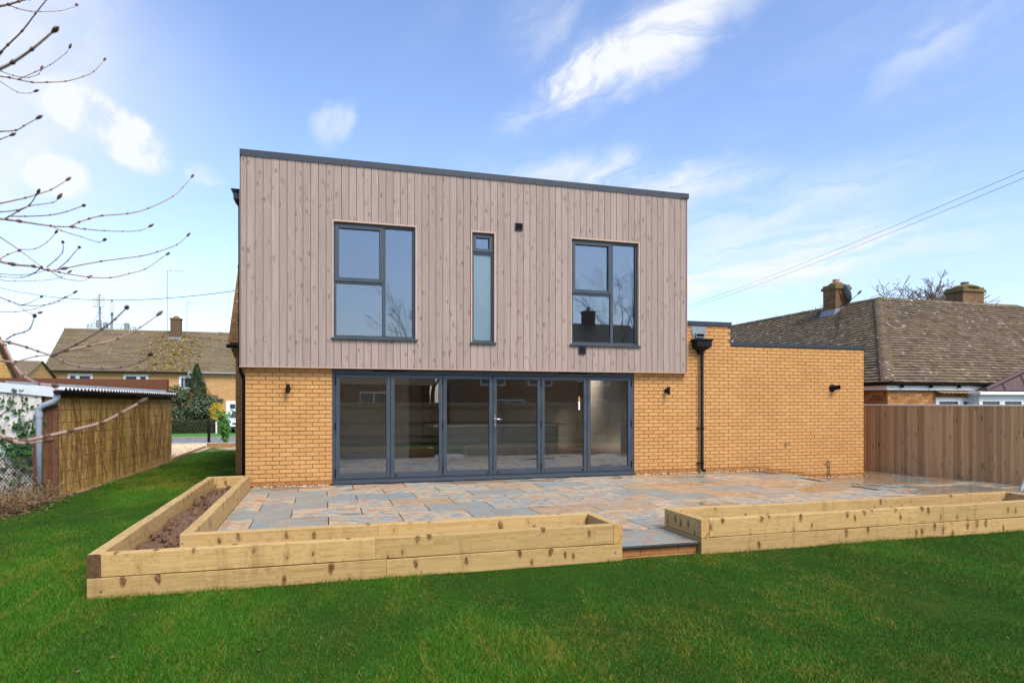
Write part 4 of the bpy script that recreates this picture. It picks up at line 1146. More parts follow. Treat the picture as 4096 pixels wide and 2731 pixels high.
for i in range(95):
    y = random.uniform(GY0 + .05, GY1 - .05); z = GB + random.uniform(0, .25)
    pts = []; a = random.uniform(-.5, .5)
    hmax = random.uniform(.5, 1.0) ** .7 * 1.85
    big = random.random() < .25
    while z < GB + hmax:
        pts.append((gx(y) + .012, y, z)); a += random.uniform(-.5, .5); a *= .85
        y += math.sin(a) * .06; z += .07
        if y < GY0 + .02 or y > GY1 - .02: break
        if random.random() < .55 and z > GB + .3:
            yy, zz, aa = y, z, random.choice((-1, 1)) * random.uniform(.4, 1.1); q = []
            for _ in range(random.randint(3, 7)):
                q.append((gx(yy) + .01, yy, zz)); yy += math.sin(aa) * .045; zz += math.cos(aa) * .045; aa += random.uniform(-.4, .4)
            dv_.tube(q, .0022, 3, cap=False)
    if len(pts) > 2: dv_.tube(pts, [.0055 if big else .0026] * len(pts), 4, cap=False)
di = dv_.build('dead_ivy_stems', plain('dead_ivy', rgb(108, 74, 40), .95, .3, 20))
tag(di, 'dry dead ivy stems clinging to the ochre block wall of the garage', 'dead ivy', kind='stuff')
# chain link fence in front of the rendered wall
cf = thing('chain_link_fence', (-5.6, 12.9, -.2), 'rusty sagging chain link fence in front of the white garage wall', 'fence')
mb = MB(); w_ = .055
def ctop(x): return .52 + .10 * math.sin((x + 5.2) * 1.3) + (.28 if x < -6 else 0) * min(1, (-6 - x) / 1.5 if x < -6 else 0)
for i in range(-40, 90):
    for sgn_ in (1, -1):
        pts = []
        x = -7.9 + i * w_ * 1.0; z = -.22
        for k in range(40):
            if -7.9 < x < -4.72 and z < ctop(x): pts.append((x, 12.95 + .01 * math.sin(k * 2.0 + i) + .05 * math.sin(x * 2), z))
            elif len(pts) > 1: break
            x += sgn_ * w_ / 2; z += w_ * .62
        if len(pts) > 2: mb.tube(pts, .005, 3, cap=False)
mb.build('mesh', plain('dull_wire', rgb(70, 54, 42), .8, .3, 30), cf)
MB().cyl((-4.72, 12.95, -.4), (-4.72, 12.95, .95), .02, 8).build('post', M_rust, cf)
MB().tube([(-7.9 + .2 * i, 12.95 + .05 * math.sin((-7.9 + .2 * i) * 2), ctop(-7.9 + .2 * i)) for i in range(17)], .005, 4).build('line_wire', MATS['dull_wire'], cf)
# brambles and clippings at the foot
br = thing('undergrowth', (-5.3, 12.0, -.2), 'tangled dry brambles and ivy scraps at the foot of the garage wall', 'undergrowth')
mb = MB(); C, N = [], []
for i in range(430):
    y = random.uniform(10.8, 13.2); lim = -4.32 - max(0, 11.2 - y) * .4
    x = lim - abs(random.gauss(0, .55))
    z = zg(y) + random.uniform(0, .12); a = random.uniform(0, 6.28); p_ = []; el = random.uniform(-.1, .8)
    hh = random.uniform(.2, .6)
    for k in range(random.randint(5, 9)):
        p_.append((x, y, max(zg(y) + .005, z))); a += random.uniform(-.6, .6); el += random.uniform(-.45, .3)
        x += math.cos(a) * .07 * math.cos(el); y += math.sin(a) * .07 * math.cos(el); z += .07 * math.sin(el)
        if z > zg(y) + hh: el = -abs(el)
        if x > -4.2: break
    if len(p_) > 2: mb.tube(p_, random.uniform(.003, .007), 3, cap=False)
    if random.random() < .8:
        for _ in range(3): C.append((p_[-1][0] + random.gauss(0, .1), p_[-1][1] + random.gauss(0, .1), max(zg(12) + .02, p_[-1][2] + random.uniform(-.1, .08)))); N.append((0, -.5, 1))
mb.build('stems', plain('bramble_stem', rgb(132, 98, 68), .85, .4, 30), br, kind='stuff')
leaf_cloud('leaves', C, N, .06, leaf_mat('bramble_leaf', [rgb(70, 88, 42), rgb(110, 92, 58), rgb(88, 60, 40), rgb(52, 76, 36)], .7), br)
# litter along the garage wall foot
gp = [(gx(y) + random.uniform(.01, .16), y, zg(y) + random.uniform(0, .015)) for y in np.linspace(13.3, 21.2, 420)]
stones('wall_foot_litter', gp, .012, .04, plain('stone_litter', rgb(128, 100, 76), .9, .4, 20), label='strip of stones and dead leaves along the foot of the ochre block wall')
# ------------------------------------------------------------------ neighbouring bungalow
C0 = Vector((13.75, 13.19, 1.985)); A0 = Vector((18.044, 17.663, 4.97))
bung = thing('bungalow', (18, 16, -.25), 'brick bungalow with mossy brown hipped tile roof beyond the board fence', 'bungalow')
M_btile = roof_mat('mossy_tiles', [rgb(110, 94, 76), rgb(130, 113, 90), rgb(96, 82, 66), rgb(142, 124, 98)], .75, .3, dark=rgb(66, 55, 44))
M_bbrick = bricks_mat('mixed_brown_brick', [rgb(160, 104, 62), rgb(184, 130, 74), rgb(138, 90, 58), rgb(196, 150, 90), rgb(168, 114, 66)], fine=.4)
XR_E, YB_E = 30.0, 29.0
WX, WY = C0.x + .14, C0.y + .14
bx('wall_backing', plain('tan_mortar', rgb(176, 136, 92), .95, .15, 6), (WX + .005, XR_E - .5, WY + .008, WY + .25, -.4, 1.93), bung)
bx('wall_backing', MATS['tan_mortar'], (WX + .006, WX + .25, WY + .251, YB_E, -.4, 1.93), bung)
bl = brick_layout(WX, 19.5, 1.03, 1.93, keep=lambda u, z: not (15.47 < u < 17.0 and z < 1.62))
single_bricks(bl[:280], M_bbrick, bung, WY, .03)
stuff_bricks(brick_layout(WX, 22, -.4, 1.03) + bl[280:], M_bbrick, bung, 'XZ', WY)
stuff_bricks(brick_layout(WY + .03, 22, .4, 1.93), M_bbrick, bung, 'YZ', WX, sx=-1)
# roof planes as real tiles
NC = 35
def slope_pts(side):
    # returns eave start, along dir, up-slope vector for whole height
    if side == 'front': return Vector((C0.x, C0.y, C0.z)), Vector((1, 0, 0)), Vector((0, A0.y - C0.y, A0.z - C0.z)), A0.x - C0.x
    return Vector((C0.x, C0.y, C0.z)), Vector((0, 1, 0)), Vector((A0.x - C0.x, 0, A0.z - C0.z)), A0.y - C0.y
tiles = []
for side, Lmax in (('front', XR_E - C0.x), ('left', YB_E - C0.y)):
    o0, al, up, inset = slope_pts(side)
    nrm_ = al.cross(up).normalized()
    if nrm_.z < 0: nrm_ = -nrm_
    upn = up.normalized(); g_ = up.length / NC
    for k in range(NC):
        t_ = k / NC
        s0 = inset * t_ + .02
        end = Lmax
        if side == 'front': end = Lmax - (XR_E - 24.29) * t_ * 1.0
        w_ = .168
        s_ = math.floor(s0 / w_) * w_ + (w_ / 2 if k % 2 else 0)
        if s_ > s0: s_ -= w_
        while s_ < end:
            a, b_ = max(s_, s0), min(s_ + w_ - .003, end)
            if b_ - a > .02:
                base = o0 + up * t_
                lift = .040 + random.uniform(-.003, .005)
                sk = random.uniform(-.006, .006)
                P = [base + al * a + nrm_ * lift - upn * (.012 + sk), base + al * b_ + nrm_ * lift - upn * (.012 - sk), base + al * b_ + upn * g_ * 1.25 + nrm_ * .006, base + al * a + upn * g_ * 1.25 + nrm_ * .006]
                tiles.append((( (P[0] + P[2]) / 2 - Vector((0, 0, EYE))).length, P, nrm_))
            s_ += w_
tiles.sort(key=lambda q: q[0])
rest = MB()
for i, (d_, P, n_) in enumerate(tiles):
    if i < 290: MB().hexa([p - n_ * .013 for p in P], P).build('roof_tile', M_btile, bung)
    else: rest.hexa([p - n_ * .013 for p in P], P)
rest.build('roof_tiles', M_btile, bung, kind='stuff')
RB = Vector((24.29, A0.y, A0.z)); RA = Vector((A0.x, YB_E - 3, A0.z)); E1 = Vector((XR_E, C0.y, C0.z)); E2 = Vector((C0.x, YB_E, C0.z))
deck = MB().add([C0, E1, RB, A0, E2, RA, Vector((XR_E, 22.1, C0.z)), Vector((22.3, 22.1, C0.z)), Vector((22.3, YB_E, C0.z))], [(0, 1, 2, 3), (0, 3, 5, 4), (1, 6, 2), (2, 6, 7, 3), (3, 7, 8, 5), (4, 5, 8)])
deck.v = [(x, y, z - .012) for x, y, z in deck.v]
deck.build('roof_deck', M_btile, bung)
# bonnet hips and ridge tiles
hd = A0 - C0
bm_tile = []
for k in range(NC + 2):
    p_ = C0 + hd * (k / (NC + 2)); q_ = C0 + hd * ((k + 1.25) / (NC + 2))
    mb = MB()
    for e, pt in enumerate((p_, q_)):
        w_ = .17 - .03 * e
        ctr = pt + Vector((0, 0, .065 + .03 * (1 - e)))
        side_ = Vector((1, -.96, 0)).normalized()
        dn = Vector((0, 0, -.075))
        mb.v += [tuple(ctr - side_ * w_ + dn), tuple(ctr - side_ * w_ * .5 + dn * .28), tuple(ctr), tuple(ctr + side_ * w_ * .5 + dn * .28), tuple(ctr + side_ * w_ + dn)]
    mb.f = [(i, i + 1, 6 + i, 5 + i) for i in range(4)] + [(0, 1, 2, 3, 4)]
    mb.build('hip_tile', M_btile, bung)
def ridge(p, q, n_):
    for k in range(n_):
        a, b_ = p + (q - p) * (k / n_), p + (q - p) * ((k + .97) / n_)
        d_ = (q - p).normalized(); s_ = Vector((d_.y, -d_.x, 0))
        mb = MB(); r_ = .12 + random.uniform(-.006, .006)
        for e in (a, b_):
            for i in range(6):
                an = math.pi * i / 5; mb.v.append(tuple(e + s_ * r_ * math.cos(an) + Vector((0, 0, -.04 + r_ * .85 * math.sin(an)))))
        mb.f = [(i, i + 1, 7 + i, 6 + i) for i in range(5)] + [tuple(range(6)), tuple(range(6, 12))]
        mb.build('ridge_tile', M_btile, bung)
ridge(A0, RB, 14); ridge(A0, RA, 20)
ridge(RB, RB + (E1 - RB) * .3, 6)
# gutter and fascia
bx('fascia', M_white, (C0.x + .02, XR_E, C0.y + .05, C0.y + .08, 1.80, 1.94), bung)
bx('fascia', M_white, (C0.x + .02, C0.x + .05, C0.y + .081, YB_E, 1.80, 1.94), bung)
def gut(p, q, parent):
    d_ = (q - p).normalized(); s_ = Vector((d_.y, -d_.x, 0)); mb = MB()
    for e in (p, q):
        for i in range(7):
            an = math.pi + math.pi * i / 6; mb.v.append(tuple(e + s_ * .058 * math.cos(an) + Vector((0, 0, .05 * math.sin(an)))))
    mb.f = [(i, i + 1, 8 + i, 7 + i) for i in range(6)] + [tuple(range(7)), tuple(range(7, 14))]
    return mb.build('gutter', M_black, parent)
gu = gut(Vector((C0.x - .05, C0.y - .02, C0.z - .02)), Vector((XR_E, C0.y - .02, C0.z - .02)), bung)
gut(Vector((C0.x - .02, C0.y, C0.z - .02)), Vector((C0.x - .02, YB_E, C0.z - .02)), bung)
for k in range(12): bx('gutter_bracket', M_black, (14.2 + k * .95, 14.24 + k * .95, C0.y - .03, C0.y + .049, 1.86, 1.96), gu)
bx('air_brick', plain('terracotta', rgb(170, 120, 70), .9), (14.55, 14.76, WY - .004, WY - .0005, 1.72, 1.78), bung)
# window beyond the fence with a small ribbed canopy
wn = frame_rect(MB(), 15.46, 17.0, .5, 1.61, .055, WY - .02, WY + .06).box(16.26, 16.34, WY - .0195, WY + .05, .555, 1.555).build('window', M_white, bung, bevel=.004)
for a, b_ in ((15.515, 16.26), (16.34, 16.945)):
    frame_rect(MB(), a + .001, b_ - .001, .556, 1.554, .05, WY - .03, WY + .03).build('sash', M_white, wn, bevel=.004)
    bx('pane', M_farglass, (a + .05, b_ - .05, WY + .005, WY + .012, .606, 1.504), wn)
    mb = MB(); x = a + .05
    while x < b_ - .1:
        mb.tube([(x, WY + .002, 1.38), (x + .06, WY + .002, 1.5), (x + .12, WY + .002, 1.38)], .004, 4); x += .12
    mb.build('leaded_lights', M_lead, wn)
mb = MB()
for i in range(61):
    x = 15.42 + 1.65 * i / 60; z = .012 * math.sin(i * 1.26)
    mb.v += [(x, WY - .22, 1.73 + z), (x, WY + .01, 1.80 + z)]
mb.f = [(2 * i, 2 * i + 2, 2 * i + 3, 2 * i + 1) for i in range(60)]
cn_ = mb.build('window_canopy', plain('canopy_sheet', rgb(150, 128, 96), .8), bung)
cn_.modifiers.new('t', 'SOLIDIFY').thickness = .008
# chimneys
def chimney(cx_, cy_, zb, zt, w, d, label_mat, pot, parent, rows=True):
    ch = bx('chimney', MATS['tan_mortar'], (cx_ - w / 2 + .006, cx_ + w / 2 - .006, cy_ - d / 2 + .006, cy_ + d / 2 - .006, zb, zt), parent)
    single_bricks(brick_layout(cx_ - w / 2, cx_ + w / 2, zb, zt), label_mat, ch, cy_ - d / 2, .012)
    stuff_bricks(brick_layout(cy_ - d / 2 + .012, cy_ + d / 2 - .012, zb, zt, phase=1), label_mat, ch, 'YZ', cx_ - w / 2, .012, 'side_bricks', -1)
    stuff_bricks(brick_layout(cy_ - d / 2 + .012, cy_ + d / 2 - .012, zb, zt, phase=1), label_mat, ch, 'YZ', cx_ + w / 2, .012, 'side_bricks', 1)
    cap = MB(); w2, d2 = w / 2 + .05, d / 2 + .05
    cap.box(cx_ - w2, cx_ + w2, cy_ - d2, cy_ + d2, zt + .001, zt + .10); cap.box(cx_ - w2 + .04, cx_ + w2 - .04, cy_ - d2 + .04, cy_ + d2 - .04, zt + .1005, zt + .18)
    cap.build('cap', M_cap, ch, bevel=.012)
    fm = MB(); n_ = 12
    prof = [(w / 2 - .02, zt + .181), (w * .36, zt + .25), (w * .22, zt + .30)]
    fm.tube([(cx_, cy_, z) for r_, z in prof], [r_ for r_, z in prof], n_); fm.build('flaunching', M_cap, ch, smooth=True)
    pm = MB().tube([(cx_, cy_, zt + .26), (cx_, cy_, zt + .36), (cx_, cy_, zt + .365), (cx_, cy_, zt + .40)], [.12, .115, .13, .13], 14); pm.build('pot', pot, ch)
    return ch
M_cap = roof_mat('mossy_mortar', [rgb(128, 112, 70), rgb(112, 100, 62)], .3, .95)
M_pot = plain('clay_pot', rgb(206, 160, 120), .8, .1)
M_chb = bricks_mat('chimney_brick', [rgb(108, 82, 60), rgb(124, 96, 70), rgb(92, 70, 54), rgb(132, 108, 78)], fine=.5)
chA = chimney(17.84, 19.35, 4.3, 5.52, .62, .62, M_chb, M_pot, bung)
chB = chimney(22.35, 18.1, 4.6, 5.43, .98, .7, M_chb, plain('grey_pot', rgb(110, 100, 96), .8), bung)
MB().hexa([(17.42, 19.0, 4.56), (18.22, 19.0, 4.9), (18.22, 19.7, 4.9), (17.42, 19.7, 4.56)], [(17.5, 19.02, 4.80), (18.2, 19.02, 5.0), (18.2, 19.68, 5.0), (17.5, 19.68, 4.80)]).build('lead_apron', M_lead, chA)
# satellite dish on the nearer chimney
dish = thing('satellite_dish', (17.9, 19.05, 5.3), 'grey satellite dish on a bracket on the chimney with the clay pot', 'satellite dish')
dc = Vector((17.92, 18.98, 5.36)); dn = Vector((.93, -.25, .28)).normalized(); du = Vector((0, 0, 1)); ds = dn.cross(du).normalized(); du = ds.cross(dn).normalized()
mb = MB(); nr, na = 4, 20
for i in range(nr + 1):
    r_ = .31 * i / nr
    for k in range(na):
        an = 2 * math.pi * k / na; mb.v.append(tuple(dc + (ds * math.cos(an) * .85 + du * math.sin(an) * 1.1) * r_ + dn * (.09 * (i / nr) ** 2 - .05)))
for i in range(nr):
    for k in range(na): mb.f.append((i * na + k, i * na + (k + 1) % na, (i + 1) * na + (k + 1) % na, (i + 1) * na + k))
do = mb.build('reflector', plain('dish_grey', rgb(110, 118, 122), .5), dish, smooth=True); do.modifiers.new('t', 'SOLIDIFY').thickness = .012
MB().tube([dc - du * .30 + dn * .02, dc + dn * .46 - du * .12], .012, 6).build('feed_arm', M_coping, dish)
MB().tube([dc + dn * .42 - du * .13, dc + dn * .55 - du * .06], .032, 8).build('receiver', M_black, dish)
MB().tube([dc - dn * .05, dc - dn * .2, dc - dn * .2 - du * .12], .02, 6).tube([dc - dn * .2 + du * .25, dc - dn * .2 - du * .25], .02, 6).build('bracket', M_rust, dish)
cab = [dc - du * .3, (17.75, 19.0, 4.95), (17.3, 18.6, 4.56), (16.4, 17.7, 3.94), (15.8, 17.2, 3.52)]
MB().tube(cab, .012, 5).build('cable', M_black, dish)

# conservatory at the edge of the frame
cons = thing('conservatory', (18.5, 13.3, -.25), 'white framed conservatory with brown roof in front of the bungalow', 'conservatory')
kx, ky = 16.56, 13.0
M_croof = plain('brown_roof_panel', rgb(82, 54, 46), .5, .12, 3)
XE = 22.3
bx('base_wall', M_bbrick, (kx, XE, ky, ky + .46, -.4, .6), cons)
fm = MB()
x = kx
while x < XE:
    fm.box(x, x + .075, ky + .0, ky + .07, .601, 1.56); x += .78
fm.box(kx + .001, XE, ky - .002, ky + .068, 1.5605, 1.69); fm.box(kx + .001, XE, ky + .002, ky + .068, .602, .66)
fm.box(kx, kx + .07, ky + .071, ky + .46, .601, 1.69)
fm.build('frame', M_white, cons, bevel=.004)
x = kx
while x < XE - .8:
    c_ = frame_rect(MB(), x + .077, x + .776, .662, 1.558, .05, ky + .006, ky + .06).build('sash', M_white, cons)
    bx('pane', M_farglass, (x + .127, x + .726, ky + .03, ky + .036, .712, 1.508), c_); x += .78
MB().extr([(kx - .14, ky - .14, 1.68), (kx - .14, ky - .14, 1.76), (kx - .14, ky - .02, 1.775), (kx - .14, ky - .02, 1.68)], (XE - kx + .14, 0, 0)).build('gutter', M_white, cons, bevel=.006)
MB().extr([(kx - .14, ky - .019, 1.68), (kx - .14, ky - .019, 1.76), (kx - .02, ky - .019, 1.775), (kx - .02, ky - .019, 1.68)], (0, .26, 0)).build('gutter', M_white, cons)
pk = Vector((19.4, ky + .3, 2.62)); pk2 = Vector((XE, ky + .3, 2.62)); e0_ = Vector((kx + .12, ky - .08, 1.80)); e1_ = Vector((XE, ky - .08, 1.80)); e2_ = Vector((kx + .12, ky + .3, 1.80))
dr = Vector((0, 0, -.05))
MB().add([e0_, e1_, pk2, pk, e2_], [(0, 1, 2, 3), (0, 3, 4)]).build('roof', M_croof, cons)
hipb = MB(); hipb.tube([e0_ + Vector((-.02, -.02, .02)), pk + Vector((0, 0, .04))], .055, 6); hipb.build('hip_bar', M_croof, cons)
for k in range(1, 5):
    xx = kx + k * .8; fr_ = min(1, (xx - e0_.x) / (pk.x - e0_.x))
    MB().tube([Vector((xx, e0_.y, 1.82)), e0_ + (pk - e0_) * fr_ + Vector((xx - (e0_ + (pk - e0_) * fr_).x, 0, .02)) if fr_ < 1 else Vector((xx, pk.y, pk.z + .02))], .022, 4).build('glazing_bar', M_croof, cons)

# ------------------------------------------------------------------ bare trees
M_farbark = plain('bare_bark', rgb(118, 100, 86), .9, .25, 6, .3)
def bare_tree(name, base, h, seed, label, cat='tree', spread=.62, depth=6, trunk=.5, mat=None, r0=None, lean=(0, 0), group=None, nseg=3, rmin=.006, top=None, kids=(2, 3, 3)):
    rr = random.Random(seed); base = Vector(base)
    t = thing(name, base, label, cat, group)
    tr, cr = MB(), MB(); mat = mat or M_farbark
    r0 = r0 or h * .022
    def rec(p, d, L, r_, lev, dest):
        pts = [p]; rad = [r_]; q = p.copy(); dd = d.copy()
        for i in range(nseg):
            dd = (dd + Vector((rr.gauss(0, .14), rr.gauss(0, .14), rr.gauss(.03, .10)))).normalized()
            q = q + dd * L / nseg; pts.append(q.copy()); rad.append(max(rmin, r_ * (1 - .42 * (i + 1) / nseg)))
        dest.tube(pts, rad, 6 if lev < 2 else (4 if lev < 4 else 3), cap=False)
        if lev >= depth: return
        n_ = rr.choice(kids) if lev else rr.choice((4, 5))
        for k in range(n_):
            ax = Vector((rr.gauss(0, 1), rr.gauss(0, 1), rr.gauss(0, .5))); ax = (ax - dd * ax.dot(dd)).normalized()
            nd_ = (dd * math.cos(spread * rr.uniform(.5, 1.2)) + ax * math.sin(spread * rr.uniform(.5, 1.2))).normalized()
            st = pts[-1] if k < 2 else pts[rr.randint(1, nseg)]
            rec(st.copy(), nd_, L * rr.uniform(.62, .84), rad[-1] * rr.uniform(.6, .85), lev + 1, cr)
    rec(base, Vector((lean[0], lean[1], 1)).normalized(), h * trunk * .6, r0, 0, tr)
    if top:
        k = (top - base.z) / (max(v[2] for v in cr.v) - base.z)
        for q in (tr, cr): q.v = [tuple(base + (Vector(v) - base) * k) for v in q.v]
    tr.build('trunk', mat, t, smooth=True); cr.build('crown', mat, t)
    return t
bare_tree('bare_tree', (40.0, 37, -.4), 10.9, 5, 'bare rounded winter tree standing behind the hipped bungalow roof', depth=6, trunk=.46, rmin=.015, spread=.75, top=10.5, kids=(3, 4, 4))
bare_tree('bare_tree', (45.3, 38.5, -.4), 10.2, 12, 'lower bare winter tree beside the moss capped chimney', depth=6, trunk=.46, rmin=.015, spread=.75, top=10.0, kids=(3, 4, 4))

# ------------------------------------------------------------------ terrace across the road
TY = 61.3
ter = thing('terraced_house', (-13, TY, -.45), 'long brick terrace with mossy brown tiled roof across the road', 'terraced house')
m, nt, b = new_mat('terrace_brick')
tc = nd(nt, 'TexCoord').outputs['Object']
sp_ = nd(nt, 'SeparateXYZ', {0: tc})
uv = nd(nt, 'CombineXYZ', {0: mth(nt, 'ADD', sp_.outputs[0], sp_.outputs[1]), 1: sp_.outputs[2], 2: 0.0}).outputs[0]
bt_ = nd(nt, 'TexBrick', {'Vector': uv, 'Color1': (*rgb(200, 154, 98), 1), 'Color2': (*rgb(172, 114, 72), 1), 'Mortar': (*rgb(178, 142, 100), 1), 'Scale': 1.0, 'Mortar Size': .008, 'Brick Width': .225, 'Row Height': .075, 'Bias': -.35})
_in(nt, b, 'Base Color', bt_.outputs[0]); b.inputs['Roughness'].default_value = .9; M_tbrick = m
TX0, TX1 = -21.55, 8
bx('wall', M_tbrick, (TX0, TX1, TY, TY + 8.6, -.6, 4.05), ter)
TR = roof_mat('terrace_tiles', [rgb(132, 116, 92), rgb(146, 130, 104), rgb(116, 101, 82)], .5, .25, dark=rgb(80, 67, 55))
e_y, e_z, r_y, r_z = TY - .35, 4.10, TY + 4.3, 7.86
nT = 38
mb = MB()
for k in range(nT):
    t0, t1 = k / nT, (k + 1) / nT
    y0_, z0_ = lerp(e_y, r_y, t0), lerp(e_z, r_z, t0); y1_, z1_ = lerp(e_y, r_y, t1), lerp(e_z, r_z, t1)
    x = TX0 - .12
    while x < TX1:
        w_ = random.uniform(.9, 1.8); b_ = min(x + w_, TX1)
        j = random.uniform(-.006, .006)
        mb.hexa([(x, y0_, z0_ - .02), (b_ - .01, y0_, z0_ - .02), (b_ - .01, y1_, z1_ - .02), (x, y1_, z1_ - .02)], [(x, y0_ - .02, z0_ + .075 + j), (b_ - .01, y0_ - .02, z0_ + .075 + j), (b_ - .01, y1_, z1_ + .012), (x, y1_, z1_ + .012)])
        x = b_
mb.build('tile_courses', TR, ter, kind='stuff')
MB().add([(TX0 - .1, e_y, e_z - .04), (TX1, e_y, e_z - .04), (TX1, r_y, r_z - .03), (TX0 - .1, r_y, r_z - .03), (TX0 - .1, 2 * r_y - e_y, e_z - .04), (TX1, 2 * r_y - e_y, e_z - .04)], [(0, 1, 2, 3), (3, 2, 5, 4)]).build('roof_deck', TR, ter)
MB().add([(TX0 + .01, TY, 4.05), (TX0 + .01, TY + 8.6, 4.05), (TX0 + .01, r_y, r_z - .1)], [(0, 1, 2)]).build('gable', M_tbrick, ter)
MB().tube([(TX0 - .12, r_y, r_z + .02), (TX1, r_y, r_z + .02)], .13, 8).build('ridge', TR, ter)
bx('gutter', M_black, (TX0 - .15, -11.0, e_y - .1, e_y, e_z - .12, e_z - .02), ter)
bx('gutter', M_pvc, (-10.99, TX1, e_y - .1, e_y, e_z - .12, e_z - .02), ter)
def twin(x0, x1, z0, z1, mull, parent):
    w = frame_rect(MB(), x0, x1, z0, z1, .1, TY - .06, TY + .02)
    for q in mull: w.box(q, q + .12, TY - .058, TY + .01, z0 + .1, z1 - .1)
    w = w.build('window', M_white, parent)
    bx('pane', M_farglass, (x0 + .1, x1 - .1, TY - .03, TY - .02, z0 + .1, z1 - .1), w)
    fr2 = MB(); e = [x0 + .1] + [v for q in mull for v in (q, q + .12)] + [x1 - .1]
    for a, b_ in zip(e[::2], e[1::2]):
        frame_rect(fr2, a + .01, b_ - .01, z0 + .11, z1 - .11, .07, TY - .07, TY - .0305)
    fr2.build('sash', M_white, w)
twin(-20.0, -18.2, 2.65, 3.84, (-19.35,), ter); twin(-15.95, -14.1, 2.65, 3.84, (-14.9,), ter); twin(-11.75, -9.86, 2.6, 3.75, (-10.5,), ter); twin(-6, -4.3, 2.6, 3.75, (-5.2,), ter)
for z0_, dz_ in ((.95, .45), (.35, .45)): pass
dr_ = bx('front_door', M_white, (-7.95, -7.0, TY - .06, TY + .01, -.45, 1.5), ter)
for z0_ in (.95, .25): bx('door_light', M_farglass, (-7.72, -7.3, TY - .07, TY - .0605, z0_, z0_ + .4), dr_)
bx('door_frame', M_white, (-8.05, -6.9, TY - .04, TY + .005, -.45, 1.62), ter)
bx('porch_canopy', plain('felt_canopy', rgb(64, 58, 54), .9), (-9.3, -8.25, TY - .8, TY, 1.62, 1.80), ter)
MB().tube([(-10.95, e_y - .05, e_z - .1), (-10.95, e_y - .05, e_z - .35), (-11.35, TY - .1, e_z - .65), (-11.35, TY - .1, -.4)], .06, 8).build('downpipe', M_pvc, ter)
tch = bx('chimney', M_chb, (-13.15, -12.3, r_y - .75, r_y - .05, 6.4, 8.98), ter)
MB().box(-13.22, -12.23, r_y - .82, r_y + .02, 8.981, 9.1).build('cap', M_cap, tch, bevel=.02)
MB().tube([(-12.72, r_y - .4, 9.1), (-12.72, r_y - .4, 9.32)], [.35, .14], 10).build('flaunching', M_cap, tch)
bx('lead_apron', M_lead, (-13.25, -12.2, r_y - .95, r_y - .1, 7.05, 7.36), tch)
# moss clumps washed down below the chimney
mp = []
for _ in range(700):
    t_ = random.uniform(.02, .92); x = -12.7 + max(-2.3, min(2.3, random.gauss(0, .3 + 1.0 * (1 - abs(t_ - .5)))))
    mp.append((x, lerp(e_y, r_y, t_), lerp(e_z, r_z, t_) + .05))
mo = stones('moss_clumps', mp, .05, .14, roof_mat('moss', [rgb(110, 100, 34), rgb(140, 122, 44), rgb(62, 54, 30), rgb(190, 166, 120)], .1, .9), ter)
def aerial(base, h, L, label, ang, els=7):
    b0 = Vector(base); a = thing('tv_aerial', base, label, 'aerial')
    MB().tube([b0, b0 + Vector((0, 0, h))], .03, 6).build('mast', M_pvc, a)
    d_ = Vector((math.cos(ang), math.sin(ang), 0)); p_ = b0 + Vector((0, 0, h))
    MB().tube([p_ - d_ * .15, p_ + d_ * L], .02, 5).build('boom', M_pvc, a)
    n_ = Vector((-d_.y, d_.x, 0)) * .8 + Vector((0, 0, .2)); mb = MB()
    for k in range(els): mb.tube([p_ + d_ * (L * (k + 1) / els) - n_ * .18, p_ + d_ * (L * (k + 1) / els) + n_ * .18], .012, 4)
    mb.build('elements', M_pvc, a)
    MB().tube([p_ - Vector((0, 0, .3)) + d_ * .1, p_ + d_ * .3, p_ + Vector((0, 0, .35)) + d_ * .1], .015, 4).build('reflector', M_pvc, a)
    return a
aerial((-13.45, r_y - .4, 7.9), 5.5, 1.35, 'tall thin tv aerial strapped to the terrace chimney', 0)
aerial((-11.85, r_y - .4, 7.5), 3.1, 1.0, 'short bent tv aerial beside the terrace chimney', .1)

# water tower top with phone masts
wtw = thing('water_tower', (-47, 150, -1), 'concrete water tower top carrying phone mast antennas behind the terrace roof', 'water tower')
def PW(x, y, w=139.0):
    t = (x - 2048) / 2606; v = (1610 - y) / 2606
    return Vector(((t * CA + SA) * w, (-t * SA + CA) * w, EYE + v * w))
c_ = PW(435, 1318)
M_conc = plain('stained_concrete', rgb(150, 154, 140), .9, .25, .6, .2)
MB().tube([(c_.x, c_.y + 2, -1), (c_.x, c_.y + 2, c_.z - 3)], 2.6, 16).build('shaft', M_conc, wtw)
MB().tube([(c_.x, c_.y + 2, c_.z - 3), (c_.x, c_.y + 2, c_.z - .6)], [2.6, 4.6], 24).build('tank', M_conc, wtw)
MB().tube([(c_.x, c_.y + 2, c_.z - .6), (c_.x, c_.y + 2, c_.z - .1)], 4.7, 28).build('roof_slab', M_conc, wtw)
mb = MB()
for k in range(28):
    an = 2 * math.pi * k / 28; q = Vector((c_.x + 4.5 * math.cos(an), c_.y + 2 + 4.5 * math.sin(an), c_.z - .1)); mb.tube([q, q + Vector((0, 0, 1.1))], .05, 4)
mb.tube([(c_.x + 4.5 * math.cos(k * .2244), c_.y + 2 + 4.5 * math.sin(k * .2244), c_.z + 1.0) for k in range(29)], .05, 4)
mb.build('railing', M_conc, wtw)
M_ant = plain('antenna_white', rgb(206, 206, 200), .6, .05)
